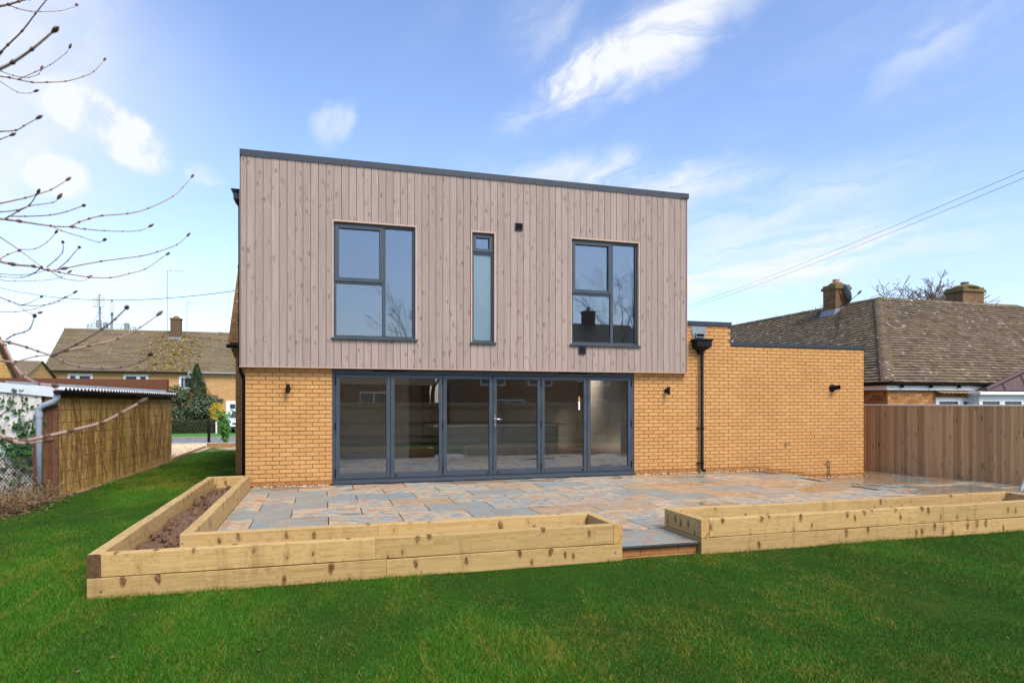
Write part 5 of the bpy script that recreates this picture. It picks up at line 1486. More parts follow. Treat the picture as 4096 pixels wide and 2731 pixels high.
def mast(x, top, panels, lab):
    b0 = PW(x, 1318); t0 = PW(x, top)
    MB().tube([b0, t0], .22, 8).build('mast', M_lead, wtw)
    for px__, y0_, y1_ in panels:
        a, b_ = PW(px__, y0_), PW(px__, y1_)
        MB().box(a.x - .42, a.x + .42, a.y - .7, a.y - .3, b_.z, a.z).build('panel_antenna', M_ant, wtw, bevel=.05)
    for sx_ in (-1, 1):
        MB().tube([PW(x, (top + 1318) / 2 - 10), PW(x + sx_ * 36, 1316)], .05, 4).build('stay', M_lead, wtw)
mast(399, 1178, [(385, 1186, 1230), (411, 1186, 1230)], 1); mast(448, 1198, [(450, 1210, 1252)], 2)
for x_, y0_, y1_ in ((393, 1280, 1310), (420, 1290, 1312), (505, 1292, 1320)):
    a, b_ = PW(x_ - 7, y0_), PW(x_ + 9, y1_)
    bx('equipment_cabinet', M_lead, (a.x, b_.x, a.y - .4, a.y + .6, b_.z, a.z), wtw)

# houses at the left edge
gh = thing('gable_house', (-18, 30, -.4), 'yellow brick gable end of a house behind the rendered garage', 'house')
P1 = Vector((-16.0, 32, 0))
def at_y(x, y, Y):
    t = (x - 2048) / 2606; v = (1610 - y) / 2606; r_ = (t * CA + SA, -t * SA + CA, v); k = Y / r_[1]; return Vector((r_[0] * k, Y, EYE + v * k))
ga, gb = at_y(0, 1322, 32), at_y(98, 1515, 32)
sl_ = (gb - ga).normalized()
rp = ga - sl_ * 3.2; lp = Vector((2 * rp.x - gb.x, 32, gb.z))
M_ybrick_n = 'yellow_brick'
m, nt, b = new_mat(M_ybrick_n)
tc = nd(nt, 'TexCoord').outputs['Object']; sp_ = nd(nt, 'SeparateXYZ', {0: tc})
uv = nd(nt, 'CombineXYZ', {0: mth(nt, 'ADD', sp_.outputs[0], sp_.outputs[1]), 1: sp_.outputs[2], 2: 0.0}).outputs[0]
bt_ = nd(nt, 'TexBrick', {'Vector': uv, 'Color1': (*rgb(206, 166, 96), 1), 'Color2': (*rgb(184, 140, 78), 1), 'Mortar': (*rgb(150, 122, 80), 1), 'Scale': 1.0, 'Mortar Size': .012, 'Brick Width': .44, 'Row Height': .15})
_in(nt, b, 'Base Color', bt_.outputs[0]); b.inputs['Roughness'].default_value = .9; M_ybrick = m
MB().extr([(lp.x, 32, -.5), (gb.x - .3, 32, -.5), (gb.x - .3, 32, gb.z - .1), (rp.x, 32, rp.z - .25), (lp.x, 32, lp.z - .1)], (-8.5, 6, 0)).build('wall', M_ybrick, gh)
for e in (gb, lp):
    MB().hexa([rp + Vector((0, -.25, -.16)), e + Vector((0, -.25, -.16)), e + Vector((-8.5, 6, -.16)), rp + Vector((-8.5, 6, -.16))], [rp + Vector((0, -.25, 0)), e + Vector((0, -.25, 0)), e + Vector((-8.5, 6, 0)), rp + Vector((-8.5, 6, 0))]).build('roof_slope', M_btile, gh)
MB().hexa([rp + Vector((0, -.28, -.3)), gb + Vector((0, -.28, -.3)), gb + Vector((0, -.252, -.3)), rp + Vector((0, -.252, -.3))], [rp + Vector((0, -.28, -.02)), gb + Vector((0, -.28, -.02)), gb + Vector((0, -.252, -.02)), rp + Vector((0, -.252, -.02))]).build('bargeboard', M_brown, gh)
sh = thing('small_house', (-26, 52, -.4), 'low brick house with dark tiled roof between the gable house and terrace', 'house')
r0_, r1_ = at_y(60, 1441, 52), at_y(172, 1443, 52); ev = at_y(178, 1515, 49)
bx('wall', M_tbrick, (r0_.x - 4, r1_.x - .15, 49.3, 55, -.5, ev.z - .05), sh)
MB().add([(r0_.x - 4, 49, ev.z), (r1_.x, 49, ev.z), (r1_.x, 52, r1_.z), (r0_.x - 4, 52, r1_.z), (r1_.x, 55, ev.z), (r0_.x - 4, 55, ev.z)], [(0, 1, 2, 3), (3, 2, 4, 5)]).build('roof', M_btile, sh)
MB().add([(r1_.x - .15, 49.3, ev.z), (r1_.x - .15, 54.7, ev.z), (r1_.x - .15, 52, r1_.z - .05)], [(0, 1, 2)]).build('gable', M_tbrick, sh)
# ------------------------------------------------------------------ verge planting, gravel drive, car
def blob_leaves(name, parent, centers, n, size, mat, shape='leaf', shell=.55):
    C, N = [], []
    tot = sum(c[3] * c[4] * c[5] for c in centers) ** 1
    for cx_, cy_, cz_, rx, ry, rz in centers:
        k = int(n * (rx * ry * rz) / tot) + 20
        for _ in range(k):
            v = Vector((random.gauss(0, 1), random.gauss(0, 1), random.gauss(0, 1))).normalized()
            q = random.uniform(shell, 1.0) * (1 + .22 * mnoise.noise(Vector((v.x * 2.3 + cx_, v.y * 2.3, v.z * 2.3 + cz_))))
            C.append((cx_ + v.x * rx * q, cy_ + v.y * ry * q, cz_ + v.z * rz * q)); N.append((v.x, v.y, v.z + .4))
    return leaf_cloud(name, C, N, size, mat, parent, jitter=.7, shape=shape)
hl = thing('holly_bush', (-8.1, 46, -.45), 'big variegated holly bush above the clipped hedge', 'bush')
MB().tube([(-8.1, 46, -.45), (-8.1, 46, 1.4)], [.09, .05], 6).build('stem', M_farbark, hl)
cs = [(-8.2 + random.gauss(0, .75), 46 + random.gauss(0, .4), random.uniform(.5, 2.1), random.uniform(.45, .8), .5, random.uniform(.4, .65)) for _ in range(12)]
cs += [(-8.9, 46, 1.9, .6, .5, .8), (-7.4, 46, 1.5, .6, .5, .6), (-8.0, 45.8, .6, 1.2, .6, .6)]
blob_leaves('foliage', hl, cs, 9000, .13, leaf_mat('holly', [rgb(34, 54, 34), rgb(58, 78, 52), rgb(98, 112, 82), rgb(44, 64, 40), rgb(128, 128, 88)], .35))
cn = thing('conifer', (-8.05, 47.6, -.45), 'dark pointed conifer rising out of the holly bush', 'conifer')
MB().tube([(-8.05, 47.6, -.45), (-8.05, 47.6, 3.6)], [.12, .03], 6).build('trunk', M_farbark, cn)
C, N = [], []
for _ in range(8500):
    t = random.random() ** .8; z = .4 + 3.6 * t; r = (1 - t) * 1.25 * random.uniform(.55, 1.05) + .05; a = random.uniform(0, 6.28)
    r *= 1 + .25 * math.sin(a * 5 + z * 4)
    C.append((-8.05 + r * math.cos(a), 47.6 + r * math.sin(a), z)); N.append((math.cos(a), math.sin(a), .8))
leaf_cloud('crown', C, N, .2, leaf_mat('conifer_green', [rgb(28, 48, 22), rgb(46, 66, 28), rgb(64, 74, 32), rgb(36, 54, 24)], .7), cn, shape='needle')
hd_ = thing('clipped_hedge', (-10, 43.1, -.4), 'low clipped dark green hedge along the verge', 'hedge')
bx('core', plain('hedge_core', rgb(30, 38, 18), .95), (-15, -6.35, 42.85, 43.45, -.4, .34), hd_)
C, N = [], []
for _ in range(12000):
    f_ = random.random()
    if f_ < .55: C.append((random.uniform(-15, -6.25), 42.8 + random.uniform(-.03, .06), random.uniform(-.36, .42))); N.append((0, -1, .3))
    elif f_ < .9: C.append((random.uniform(-15, -6.25), random.uniform(42.8, 43.5), .4 + random.gauss(0, .03))); N.append((0, -.2, 1))
    else: C.append((-6.27 + random.uniform(-.05, .05), random.uniform(42.8, 43.5), random.uniform(-.36, .42))); N.append((1, -.3, .3))
leaf_cloud('foliage', C, N, .075, leaf_mat('hedge_green', [rgb(34, 46, 20), rgb(52, 64, 28), rgb(66, 70, 34), rgb(42, 52, 24)], .7), hd_)
yb = thing('golden_shrub', (-6.3, 44.6, -.4), 'bright golden yellow shrub beside the hedge', 'shrub')
MB().tube([(-6.3, 44.6, -.4), (-6.3, 44.6, .9)], .05, 6).build('stem', M_farbark, yb)
blob_leaves('foliage', yb, [(-6.35, 44.6, 1.05, .5, .4, .5), (-6.45, 44.6, .6, .35, .35, .5), (-6.15, 44.5, .7, .33, .35, .5), (-6.3, 44.5, .1, .4, .4, .45)], 3500, .1, leaf_mat('golden', [rgb(206, 166, 14), rgb(232, 196, 24), rgb(186, 152, 20), rgb(240, 208, 50)], .6), shape='needle')
bo = thing('bollard', (-4.9, 31.9, -.3), 'black round timber bollard at the edge of the gravel', 'bollard')
MB().tube([(-4.9, 31.9, -.5), (-4.9, 31.9, .70), (-4.9, 31.9, .725)], [.063, .063, .052], 16).build('post', M_black, bo)
MB().tube([(-4.9, 31.9, .66), (-4.9, 31.9, .68)], .0655, 16).build('band', M_coping, bo)
wp = MB().box(-6.15, -6.08, 42.45, 42.5, -.5, .3).box(-6.155, -6.075, 42.446, 42.504, .3005, .34).build('marker_post', M_white)
tag(wp, 'thin white marker post at the end of the clipped hedge', 'post')
la = thing('laurel_shrub', (-4.12, 31.2, -.28), 'young glossy green laurel shrub beside the black bollard', 'shrub')
mb = MB(); C, N = [], []
for i in range(16):
    a = random.uniform(0, 6.28); L = random.uniform(.8, 1.55); sp = random.uniform(.1, .38); p_ = []
    for k in range(7):
        t = k / 6; q = Vector((-4.12 + math.cos(a) * sp * t ** .8, 31.2 + math.sin(a) * sp * t ** .8, -.29 + L * t)); p_.append(q)
        if k > 0:
            for _ in range(9):
                b_ = random.uniform(0, 6.28); r = random.uniform(.03, .12)
                C.append((q.x + r * math.cos(b_), q.y + r * math.sin(b_), q.z + random.uniform(-.08, .1))); N.append((math.cos(b_) * .8, math.sin(b_) * .8, .8))
    mb.tube(p_, [.012 - .0014 * k for k in range(7)], 5)
mb.build('stems', M_stem, la)
leaf_cloud('leaves', C, N, .125, leaf_mat('laurel_green', [rgb(52, 110, 36), rgb(84, 146, 52), rgb(40, 92, 32), rgb(120, 168, 72)], .28), la)
# timber edging round the lawn end
ed = thing('lawn_edging', (-3.2, 26.8, -.2), 'low brown timber edging boards between the lawn and gravel', 'edging')
bx('edging_board', M_rail, (-4.2, -1.96, 26.85, 26.9, -.4, -.06), ed, bevel=.004)
for k in range(3):
    y0 = 21.2 + k * 1.88; MB().hexa([(-4.27, y0, -.4), (-4.22, y0, -.4), (-4.22, y0 + 1.87, -.4), (-4.27, y0 + 1.87, -.4)], [(-4.27, y0, -.15), (-4.22, y0, -.15), (-4.22, y0 + 1.87, -.15), (-4.27, y0 + 1.87, -.15)]).build('edging_board', M_rail, ed, bevel=.004)
m, nt, b = new_mat('gravel_bed')
p = wpos(nt); v_ = nd(nt, 'TexVoronoi', {'Vector': p, 'Scale': 22.0}); sc_ = nd(nt, 'SeparateColor', {0: v_.outputs['Color']})
_in(nt, b, 'Base Color', ramp(nt, sc_.outputs[0], [(0, rgb(150, 124, 92)), (.5, rgb(196, 172, 136)), (1, rgb(220, 204, 176))])); b.inputs['Roughness'].default_value = .95
bump(nt, b, v_.outputs['Distance'], .8, .03)
gb_ = MB(); gy = [21.15, 24, 27, 29, 31.5, 34.2]
for y in gy: gb_.v += [(-12, y, zg(y) + .012), (-4.275 if y < 26.9 else -1.0, y, zg(y) + .012)]
gb_.f = [(2 * i, 2 * i + 1, 2 * i + 3, 2 * i + 2) for i in range(len(gy) - 1)]
go = gb_.build('gravel_drive', m); tag(go, 'pale gravel drive between the garage and the road', 'gravel', kind='structure')
stones('gravel_stones', [(random.uniform(-8, -4.3), y, zg(y) + .018) for y in [random.uniform(21.2, 30) for _ in range(2600)]], .015, .045, M_stone, label='loose pale stones scattered over the gravel drive')
# ------------------------------------------------------------------ parked car glimpsed past the laurel
car = thing('parked_car', (-4.95, 46, -.44), 'white hatchback car parked facing the road behind the laurel', 'car')
M_carw = plain('car_paint', (.72, .74, .75), .2, .02, 2, 0)
x0c, x1c = -5.86, -4.06; yf = 44.0; gz = -.44
prof = [(0, .28), (0, .62), (.12, .78), (.95, .92), (1.55, 1.36), (1.9, 1.44), (3.1, 1.42), (3.7, 1.0), (3.95, .92), (4.0, .3)]
def sect(inset, k): return [((x0c + inset) if k == 0 else (x1c - inset), yf + y, gz + z) for y, z in prof]
mb = MB()
rows = []
for fx_, ins in ((0, .0), (.06, .0), (.94, 0), (1, 0)):
    row = []
    for y, z in prof:
        tum = max(0, z - .9) * .32
        xx = lerp(x0c + tum, x1c - tum, fx_)
        yy = y + (.10 if fx_ in (0, 1) and y < .2 else 0) - (0)
        row.append((xx, yf + yy, gz + z - (.02 if fx_ in (0, 1) else 0)))
    rows.append(row)
n_ = len(prof)
for r_ in rows: mb.v += r_
for i in range(3):
    for k in range(n_): mb.f.append((i * n_ + k, i * n_ + (k + 1) % n_, (i + 1) * n_ + (k + 1) % n_, (i + 1) * n_ + k))
mb.f += [tuple(range(n_)), tuple(range(3 * n_, 4 * n_))]
body = mb.build('body', M_carw, car, bevel=.02)
ws = lambda f0, t: (lerp(x0c + .05, x1c - .05, f0) , yf + lerp(.97, 1.53, t) - .015, gz + lerp(.935, 1.345, t) + .012)
q0, q1, q2, q3 = ws(.07, 0), ws(.93, 0), ws(.86, 1), ws(.14, 1)
MB().extr([q0, q1, q2, q3], (0, .02, -.02)).build('windscreen', M_farglass, car)
bx('grille', M_black, (x0c + .45, x1c - .45, yf - .012, yf + .03, gz + .56, gz + .66), car)
bx('lower_grille', M_black, (x0c + .2, x1c - .2, yf - .012, yf + .03, gz + .3, gz + .42), car)
for s_ in (x0c + .04, x1c - .40): bx('headlight', plain('lamp_glass', (.75, .78, .8), .1, .05), (s_, s_ + .36, yf + .03, yf + .14, gz + .60, gz + .76), car, bevel=.02)
for s_ in (x0c - .14, x1c - .02): bx('wing_mirror', M_carw, (s_, s_ + .16, yf + 1.05, yf + 1.15, gz + .88, gz + 1.0), car, bevel=.02)
pt_ = bx('number_plate', M_white, (-5.22, -4.70, yf - .03, yf - .0125, gz + .44, gz + .55), car)
cu = bpy.data.curves.new('plate_text', 'FONT'); cu.body = 'T59'; cu.size = .12; cu.align_x = 'LEFT'
to_ = bpy.data.objects.new('tmp', cu); col.objects.link(to_); dg = bpy.context.evaluated_depsgraph_get(); tme = bpy.data.meshes.new_from_object(to_.evaluated_get(dg)); bpy.data.objects.remove(to_)
tme.materials.append(M_black); tme.name = 'plate_text'
put('plate_text', tme, (-5.19, yf - .0315, gz + .455), pt_, rot=(R(90), 0, 0))
for wx in (x0c + .10, x1c - .10):
    for wy in (yf + .75, yf + 3.2):
        ty = MB().tube([(wx - .1, wy, gz + .29), (wx - .08, wy, gz + .29), (wx + .08, wy, gz + .29), (wx + .1, wy, gz + .29)], [.26, .30, .30, .26], 20).build('wheel', M_rubber, car)
        MB().tube([(wx - .108, wy, gz + .29), (wx + .108, wy, gz + .29)], .18, 14).build('rim', M_steel, ty)

# ------------------------------------------------------------------ overhead wires and a bird
def wire(name, a, b_, sag, r, label, n=24):
    a, b_ = Vector(a), Vector(b_); pts = [a.lerp(b_, i / n) - Vector((0, 0, 4 * sag * (i / n) * (1 - i / n))) for i in range(n + 1)]
    tag(MB().tube(pts, r, 5).build(name, M_black), label, 'cable')
wire('overhead_wire', PW(962, 1160, 17.2), PW(-260, 1060, 30), .8, .009, 'single black cable sagging from the older house roof over the garage')
pa = [(2700, 1236, 60), (4500, 500, 13)]
wire('overhead_wire', PW(2650, 1252, 62), PW(4520, 500, 13.5), .35, .006, 'upper of two thin overhead wires crossing above the bungalow')
wire('overhead_wire', PW(2650, 1262, 62), PW(4520, 535, 13.5), .35, .006, 'lower of two thin overhead wires crossing above the bungalow')
bd = PW(886, 1330, 48)
MB()
tag(MB().add([bd + Vector(v) for v in [(-.10, 0, -.02), (0, .03, .02), (.12, 0, 0), (0, -.03, -.04), (-.22, 0, .06), (-.02, .07, .02), (.02, .05, .02), (.20, .06, .16), (.03, -.05, .02), (-.02, -.05, .02), (-.26, -.04, .05), (.24, .02, .18)]],
              [(0, 3, 1), (1, 3, 2), (0, 1, 3), (1, 2, 3), (5, 6, 7), (5, 7, 1), (8, 9, 10), (3, 8, 10), (1, 7, 11), (3, 10, 4)]).build('flying_bird', M_black), 'small dark bird gliding above the terrace roof', 'bird')
# plants at the tops of far gardens are too small to tell apart

# ------------------------------------------------------------------ what stands behind the camera and shows in the glass
M_fence2 = wood('rear_fence_board', rgb(222, 184, 142), rgb(176, 136, 98), rgb(120, 84, 56), 'Z', .9, 1.5, None, .85, .7, vary=.14)
board_fence('garden_fence', (17, -1.9, 0), (-6, -1.9, 0), -.16, 1.44, 'board fence reflected in the glass doors', M_fence2, pitch=.11, bw=.118, face=-1)
M_rbw = bricks_mat('reflected_brick', [rgb(118, 74, 50), rgb(132, 84, 56)])
def rear_house(name, x0, x1, yf_, ze, yr, zr_, label, chims, wins):
    h_ = thing(name, ((x0 + x1) / 2, yf_, -.14), label, 'house')
    bx('wall', M_rbw, (x0, x1, 2 * yr - yf_, yf_, -.3, ze), h_)
    MB().add([(x0 - .2, yf_ + .3, ze - .1), (x1 + .2, yf_ + .3, ze - .1), (x1 + .2, yr, zr_), (x0 - .2, yr, zr_), (x0 - .2, 2 * yr - yf_ - .3, ze - .1), (x1 + .2, 2 * yr - yf_ - .3, ze - .1)], [(0, 1, 2, 3), (3, 2, 5, 4)]).build('roof', M_btile, h_)
    MB().add([(x0 + .02, yf_, ze), (x0 + .02, 2 * yr - yf_, ze), (x0 + .02, yr, zr_ - .1), (x1 - .02, yf_, ze), (x1 - .02, 2 * yr - yf_, ze), (x1 - .02, yr, zr_ - .1)], [(0, 1, 2), (3, 4, 5)]).build('gable', M_rbw, h_)
    for cx_, zt in chims:
        c_ = bx('chimney', M_rbw, (cx_ - .4, cx_ + .4, yr - .3, yr + .3, zr_ - .6, zt), h_)
        bx('cap', M_cap, (cx_ - .46, cx_ + .46, yr - .36, yr + .36, zt + .001, zt + .12), c_, bevel=.02)
        MB().tube([(cx_, yr, zt + .12), (cx_, yr, zt + .4)], .13, 10).build('pot', M_pot, c_)
    for wx0, wx1, wz0, wz1 in wins:
        w_ = frame_rect(MB(), wx0, wx1, wz0, wz1, .09, yf_ + .001, yf_ + .06).box((wx0 + wx1) / 2 - .05, (wx0 + wx1) / 2 + .05, yf_ + .001, yf_ + .058, wz0 + .09, wz1 - .09).build('window', M_white, h_)
        bx('pane', M_farglass, (wx0 + .09, wx1 - .09, yf_ + .01, yf_ + .02, wz0 + .09, wz1 - .09), w_)
rear_house('reflected_house', 8.4, 20.9, -14, 4.4, -18, 7.0, 'brick house with two chimneys reflected in the upper windows', [(17.9, 7.75), (10.2, 7.9)], [(9.2, 10.8, 2.5, 3.8), (12.2, 13.8, 2.5, 3.8), (16.2, 17.8, 2.5, 3.8), (10, 12, .4, 1.7), (15.5, 17.5, .4, 1.7)])
rear_house('reflected_bungalow', -6.5, 6.0, -13, 2.6, -16.5, 4.6, 'low brick bungalow reflected in the glass doors', [], [(-2, 0, .9, 2.1), (2, 3.6, .9, 2.1)])
bare_tree('bare_tree', (6.4, -15.5, -.14), 8.6, 21, 'small bare tree reflected in the large upper window above the short brick wall', depth=6, spread=.42, trunk=.5)
bare_tree('bare_tree', (21.6, -15, -.14), 12.0, 33, 'spreading bare tree reflected in the upper window beside the downpipe', depth=6, spread=.5, trunk=.5)
# ------------------------------------------------------------------ bare garden tree whose twigs reach in beside the camera
tree = thing('garden_tree', (-3.3, 2.3, -.14), 'bare budding tree with reddish twigs reaching over the lawn', 'tree')
tw, bud, limb = MB(), MB(), MB()
def conv(pts, ox, oy, s): return [(ox + x / s, oy + y / s) for x, y in pts]
ZA = (0, 640, 2.94); ZB_ = (0, 0, 3.733); ZC = (0, 1000, 1.568); ZD = (0, 0, 1.568)
# (outline in the picture of each twig, distance at its root and tip, root radius)
TW = [
 (ZA, [(0, 690), (230, 720), (600, 775), (820, 785)], 2.3, 2.4, .0065, 1), (ZA, [(820, 785), (930, 730), (1050, 690), (1200, 655), (1500, 630), (1740, 570), (2030, 430), (2150, 320), (2250, 205)], 2.4, 2.7, .0042, 0),
 (ZA, [(820, 785), (1000, 812), (1230, 832), (1440, 838), (1640, 830), (1750, 785)], 2.4, 2.5, .0035, 0), (ZA, [(600, 775), (720, 830), (960, 905), (1160, 968), (1215, 945)], 2.36, 2.2, .003, 0),
 (ZA, [(0, 510), (300, 445), (430, 405), (600, 350), (780, 240)], 2.2, 2.3, .0042, 1), (ZA, [(60, 690), (220, 600), (350, 525), (440, 390)], 2.31, 2.25, .0042, 0), (ZA, [(0, 610), (200, 590), (350, 540), (620, 500), (680, 455)], 2.0, 2.0, .0032, 1),
 (ZA, [(100, 660), (300, 662), (590, 648), (790, 605), (970, 540)], 2.3, 2.1, .0036, 0), (ZA, [(0, 1190), (150, 1225), (400, 1250), (570, 1295), (720, 1280)], 2.5, 2.6, .0085, 1),
 (ZA, [(720, 1280), (1190, 1190), (1650, 1130), (1850, 1080), (2080, 995), (2200, 895)], 2.6, 2.8, .0045, 0), (ZA, [(570, 1295), (700, 1320), (1040, 1375), (1300, 1382), (1520, 1335), (1710, 1280), (1900, 1150), (1955, 1115)], 2.57, 2.8, .0042, 0),
 (ZA, [(0, 905), (230, 1060), (480, 1250)], 2.75, 2.57, .0045, 1), (ZA, [(230, 1050), (410, 1045), (560, 960), (650, 860)], 2.68, 2.6, .0028, 0), (ZA, [(500, 1250), (400, 1330), (250, 1380), (0, 1370)], 2.57, 2.7, .0036, 0),
 (ZA, [(550, 1260), (660, 1170), (740, 1080), (740, 975)], 2.57, 2.3, .003, 0), (ZA, [(690, 1275), (800, 1180), (870, 1095), (930, 1030)], 2.6, 2.2, .003, 0), (ZA, [(600, 1310), (720, 1385), (880, 1415), (1000, 1415), (1040, 1385)], 2.57, 2.7, .0028, 0),
 (ZA, [(0, 1340), (250, 1350), (420, 1330), (560, 1290)], 2.9, 2.6, .003, 1), (ZA, [(0, 1410), (180, 1425), (410, 1418), (600, 1405), (720, 1370), (800, 1325)], 3.0, 3.1, .003, 1), (ZA, [(0, 1165), (90, 1110), (210, 1070)], 2.2, 2.3, .004, 1),
 (ZB_, [(0, 95), (130, 70), (280, 25), (420, -12)], 2.3, 2.2, .0065, 1), (ZB_, [(130, 75), (250, 125), (450, 170), (600, 178), (900, 163), (1110, 105), (1130, 85)], 2.3, 2.6, .0028, 0), (ZB_, [(-40, 880), (20, 775), (120, 670), (330, 465), (530, 205), (700, -10)], 2.1, 2.0, .0046, 1),
 (ZB_, [(-30, 1045), (195, 930), (480, 735), (785, 480)], 1.35, 1.3, .0052, 1), (ZB_, [(0, 1140), (140, 1160), (290, 1190), (480, 1230), (700, 1230), (980, 1215), (1240, 1145), (1400, 1070), (1550, 905)], 2.6, 2.9, .0045, 1),
 (ZB_, [(290, 1180), (530, 1075), (750, 970), (990, 790), (1035, 720)], 2.68, 2.7, .003, 0), (ZB_, [(0, 1215), (260, 1375), (440, 1393), (510, 1370)], 2.6, 2.6, .003, 1), (ZB_, [(0, 1060), (200, 1130), (340, 1155), (430, 1160), (590, 1105), (610, 1050)], 2.7, 2.7, .0032, 1),
 (ZD, [(0, 825), (100, 818), (150, 790), (230, 745)], 2.0, 2.0, .0036, 1), (ZD, [(0, 875), (65, 850)], 2.2, 2.2, .0034, 1),
 (ZC, [(0, 295), (60, 320), (140, 345), (280, 345), (370, 320), (460, 270)], 2.8, 2.9, .0042, 1), (ZC, [(0, 385), (100, 387), (220, 368), (310, 335), (400, 300)], 2.9, 2.9, .003, 1), (ZC, [(90, 325), (150, 375), (200, 402), (240, 395)], 2.8, 2.8, .0026, 0), (ZC, [(140, 345), (200, 325), (255, 295)], 2.8, 2.7, .0026, 0),
 (ZC, [(-10, 565), (60, 580), (170, 610), (240, 635), (325, 660)], 1.9, 1.75, .006, 1), (ZC, [(325, 660), (480, 590), (640, 495), (720, 435), (790, 365)], 1.75, 1.35, .0042, 0), (ZC, [(325, 660), (420, 630), (560, 600), (740, 555), (880, 485), (985, 410)], 1.75, 1.85, .0042, 0),
 (ZC, [(325, 660), (400, 700), (500, 730), (640, 740), (760, 732), (880, 700), (935, 660)], 1.75, 1.45, .004, 0), (ZC, [(-20, 1145), (60, 1190), (150, 1195), (300, 1165), (450, 1130), (640, 1080), (760, 1020), (870, 960)], 1.3, 1.4, .0062, 1),
 (ZC, [(-10, 690), (90, 700), (230, 665), (325, 660)], 1.6, 1.75, .0045, 1), (ZC, [(-20, 560), (30, 600), (90, 720), (150, 790), (250, 840), (330, 850)], 1.4, 1.3, .0045, 1), (ZC, [(40, 560), (90, 530), (150, 515), (190, 490), (215, 420)], 1.88, 1.7, .0034, 0), (ZC, [(90, 1205), (180, 1210), (280, 1195)], 1.3, 1.3, .0045, 0),
]
trunk_p = Vector((-3.3, 2.3, 0))
for (ox, oy, s), pts, w0, w1, r0, root in TW:
    q = conv(pts, ox, oy, s)
    # densify and curve
    L = [0]
    for a, b_ in zip(q, q[1:]): L.append(L[-1] + math.hypot(b_[0] - a[0], b_[1] - a[1]))
    n_ = max(4, int(L[-1] / 18)); P = []; W = []
    def smp(d):
        for i in range(len(q) - 1):
            if d <= L[i + 1] or i == len(q) - 2:
                t = (d - L[i]) / (L[i + 1] - L[i]); p0_ = q[max(0, i - 1)]; p1_, p2_ = q[i], q[i + 1]; p3_ = q[min(len(q) - 1, i + 2)]
                f = lambda a, b_, c_, e: .5 * (2 * b_ + (c_ - a) * t + (2 * a - 5 * b_ + 4 * c_ - e) * t * t + (3 * b_ - a - 3 * c_ + e) * t ** 3)
                return f(p0_[0], p1_[0], p2_[0], p3_[0]), f(p0_[1], p1_[1], p2_[1], p3_[1])
    r0 *= .68
    for i in range(n_ + 1):
        t = i / n_; x, y = smp(L[-1] * t); P.append(PW(x, y, lerp(w0, w1, t))); W.append(r0 * (1 - .45 * t))
    if root:
        # carry the twig on to the limb and trunk outside the frame
        d0 = (P[0] - P[2]).normalized(); st_ = P[0]
        zt_ = max(.7, min(3.6, st_.z * .75 + .3)); tp_ = trunk_p + Vector((0, 0, zt_))
        m1 = st_ + d0 * .5
        m2 = m1.lerp(tp_, .55) + Vector((0, 0, -.06))
        limb.tube([tp_, m2, m1.lerp(m2, .35), m1, st_], [.026, .018, .012, r0 * 1.3, r0], 6)
    tw.tube(P, W, 7)
    # nodes and end bud
    for j in range(1, len(q) - 1):
        t = L[j] / L[-1]; x, y = q[j]; c_ = PW(x, y, lerp(w0, w1, t)); dd = (P[min(n_, int(t * n_) + 1)] - P[max(0, int(t * n_) - 1)]).normalized(); rr_ = r0 * (1 - .45 * t)
        bud.tube([c_ - dd * rr_ * 3, c_, c_ + dd * rr_ * 2.2], [rr_ * .8, rr_ * 1.75, rr_ * .8], 6)
    dd = (P[-1] - P[-2]).normalized(); rr_ = max(.0026, W[-1])
    bud.tube([P[-1] - dd * rr_, P[-1] + dd * rr_ * 3, P[-1] + dd * rr_ * 6, P[-1] + dd * rr_ * 8.5], [rr_ * .9, rr_ * 2.1, rr_ * 1.6, rr_ * .2], 7)
tw.build('twigs', M_bark, tree, smooth=True, kind='stuff')
bud.build('buds', M_bud, tree, smooth=True, kind='stuff')
limb.build('limbs', M_bark, tree, smooth=True)
MB().tube([(-3.3, 2.3, -.3), (-3.3, 2.3, -.1), (-3.32, 2.31, .8), (-3.28, 2.29, 1.8), (-3.33, 2.3, 2.8), (-3.3, 2.3, 4.0)], [.13, .10, .075, .062, .045, .02], 12).build('trunk', M_bark, tree, smooth=True)

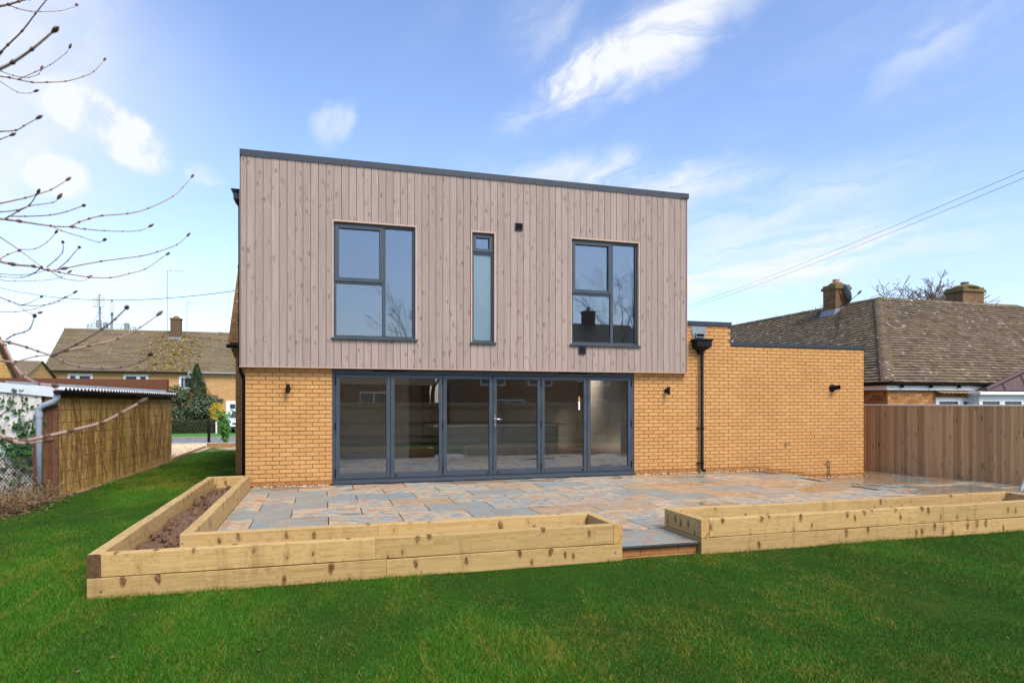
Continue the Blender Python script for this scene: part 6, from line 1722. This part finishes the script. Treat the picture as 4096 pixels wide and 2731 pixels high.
# ------------------------------------------------------------------ grass blades
m, nt, b = new_mat('grass_blade')
at_ = nd(nt, 'Attribute', attribute_name='col')
_in(nt, b, 'Base Color', at_.outputs['Color']); b.inputs['Roughness'].default_value = .55; b.inputs['Specular IOR Level'].default_value = .25
M_grass = m
def fbm(X, Y, seed, scales=((.7, 1), (1.9, .6), (4.3, .4))):
    r_ = np.random.default_rng(seed); out = np.zeros_like(X)
    for s_, a_ in scales:
        for _ in range(5):
            k = r_.normal(0, s_ * 1.6, 2); out += a_ * np.sin(k[0] * X + k[1] * Y + r_.uniform(0, 6.28))
    return out / 3.2
def blades(n, x0, x1, y0, y1, keep, hmin, hmax, wd, seed):
    r_ = np.random.default_rng(seed)
    X = r_.uniform(x0, x1, n); Y = r_.uniform(y0, y1, n); k = keep(X, Y); X, Y = X[k], Y[k]; n = len(X)
    f1, f2, f3 = 1.25 * fbm(X, Y, 3), fbm(X, Y, 8, ((.5, 1), (1.2, .7), (6, .4))), fbm(X, Y, 15, ((3, 1), (8, .8)))
    Z = np.interp(Y, [-40, 6, 13, 27, 31.5], [-.14, -.14, -.2, -.23, -.3])
    h = r_.uniform(hmin, hmax, n) * (1 + .30 * f1 + .18 * f3)
    a = r_.uniform(0, 2 * np.pi, n); lean = r_.uniform(.3, 1.6, n) * h
    la_ = r_.uniform(0, 2 * np.pi, n)
    dx, dy = np.cos(a) * wd / 2, np.sin(a) * wd / 2
    lx, ly = np.cos(la_) * lean, np.sin(la_) * lean
    V = np.zeros((n, 3, 3), np.float32)
    V[:, 0] = np.stack([X - dx, Y - dy, Z - .008], 1); V[:, 1] = np.stack([X + dx, Y + dy, Z - .008], 1)
    V[:, 2] = np.stack([X + lx, Y + ly, Z + h], 1)
    F = np.arange(3 * n).reshape(n, 3)
    pal = np.array([rgb(54, 108, 10), rgb(70, 126, 14), rgb(42, 90, 8), rgb(82, 136, 22), rgb(74, 116, 16)])
    C_ = pal[r_.integers(0, 5, n)]
    mixv = np.clip(.5 + .5 * f1, 0, 1)[:, None]
    C_ = C_ * (.52 + .46 * mixv)
    straw = np.array([rgb(146, 132, 36), rgb(118, 112, 26), rgb(158, 136, 56)])
    ps = np.clip(.06 + .30 * np.clip(f2 - .1, 0, 2) + .08 * f3, .015, .6)
    sx_ = np.abs(((X + .03 * f3) / .42) % 1 - .5) * .42; sy_ = np.abs(((Y + .35 * np.floor(X / .42) + .03 * f1) / 1.55) % 1 - .5) * 1.55
    seam = np.where(np.minimum(sx_, sy_) < .018, .35 * np.clip(f1 + f2 + .35, 0, 1), 0)
    ps = ps + seam
    ms = r_.random(n) < ps
    C_[ms] = straw[r_.integers(0, 3, ms.sum())]
    return V.reshape(-1, 3), F, np.repeat(C_, 3, 0)
def kf(X, Y):
    w = X * SA + Y * CA
    return (w > 3.3) & (X > -.403 * Y - 1.0) & (X < 1.396 * Y + 2.6) & ~((X > -1.86) & (Y > 6.087))
def kl(X, Y):
    xl = np.where(Y > 13.3, -4.50 + (Y - 13.57) * .034 + .08, np.where(Y > 10.9, -4.35 - np.maximum(0, 12.3 - Y) * .55 - .3, -9.0))
    xr = np.where(Y < 11.96, -1.858, np.where(Y < 16.4, -1.30, -1.96))
    return (X > np.maximum(xl, -.403 * Y - 1.0)) & (X < xr) & (Y > 6.08)
GR = []
GR.append(blades(1200000, -4, 12, 2.6, 6.086, kf, .008, .026, .0034, 1))
GR.append(blades(700000, -7, -1.3, 6.08, 13.3, kl, .008, .026, .0045, 2))
GR.append(blades(260000, -4.6, -1.3, 13.3, 26.8, kl, .014, .04, .008, 3))
# longer uncut fringe against the sleepers
GR.append(blades(5200, -1.86, 9.3, 6.03, 6.083, lambda X, Y: ~((X > 2.95) & (X < 3.86)) | (Y < 6.06), .02, .06, .0036, 4))
GR.append(blades(2600, -1.92, -1.857, 6.08, 11.9, lambda X, Y: X < 9, .02, .055, .004, 5))
V_, F_, C_, o_ = [], [], [], 0
for v, f, c in GR:
    V_.append(v); F_.append(f + o_); C_.append(c); o_ += len(v)
gr = put('grass', np_mesh('grass', np.vstack(V_), np.vstack(F_), M_grass, np.vstack(C_)), (0, 0, 0))
tag(gr, 'short green lawn grass with straw coloured blades', 'grass', kind='stuff')
# twigs, pebbles and clods lying on the turf
lit = [(random.uniform(-1.5, 7), random.uniform(3.2, 5.9), -.118) for _ in range(12)]
lit = [p_ for p_ in lit if p_[0] * SA + p_[1] * CA > 3.6]
stones('lawn_litter', lit, .006, .014, plain('litter', rgb(112, 86, 58), .9, .4, 12), label='pale pebbles and bits of bark scattered on the lawn')
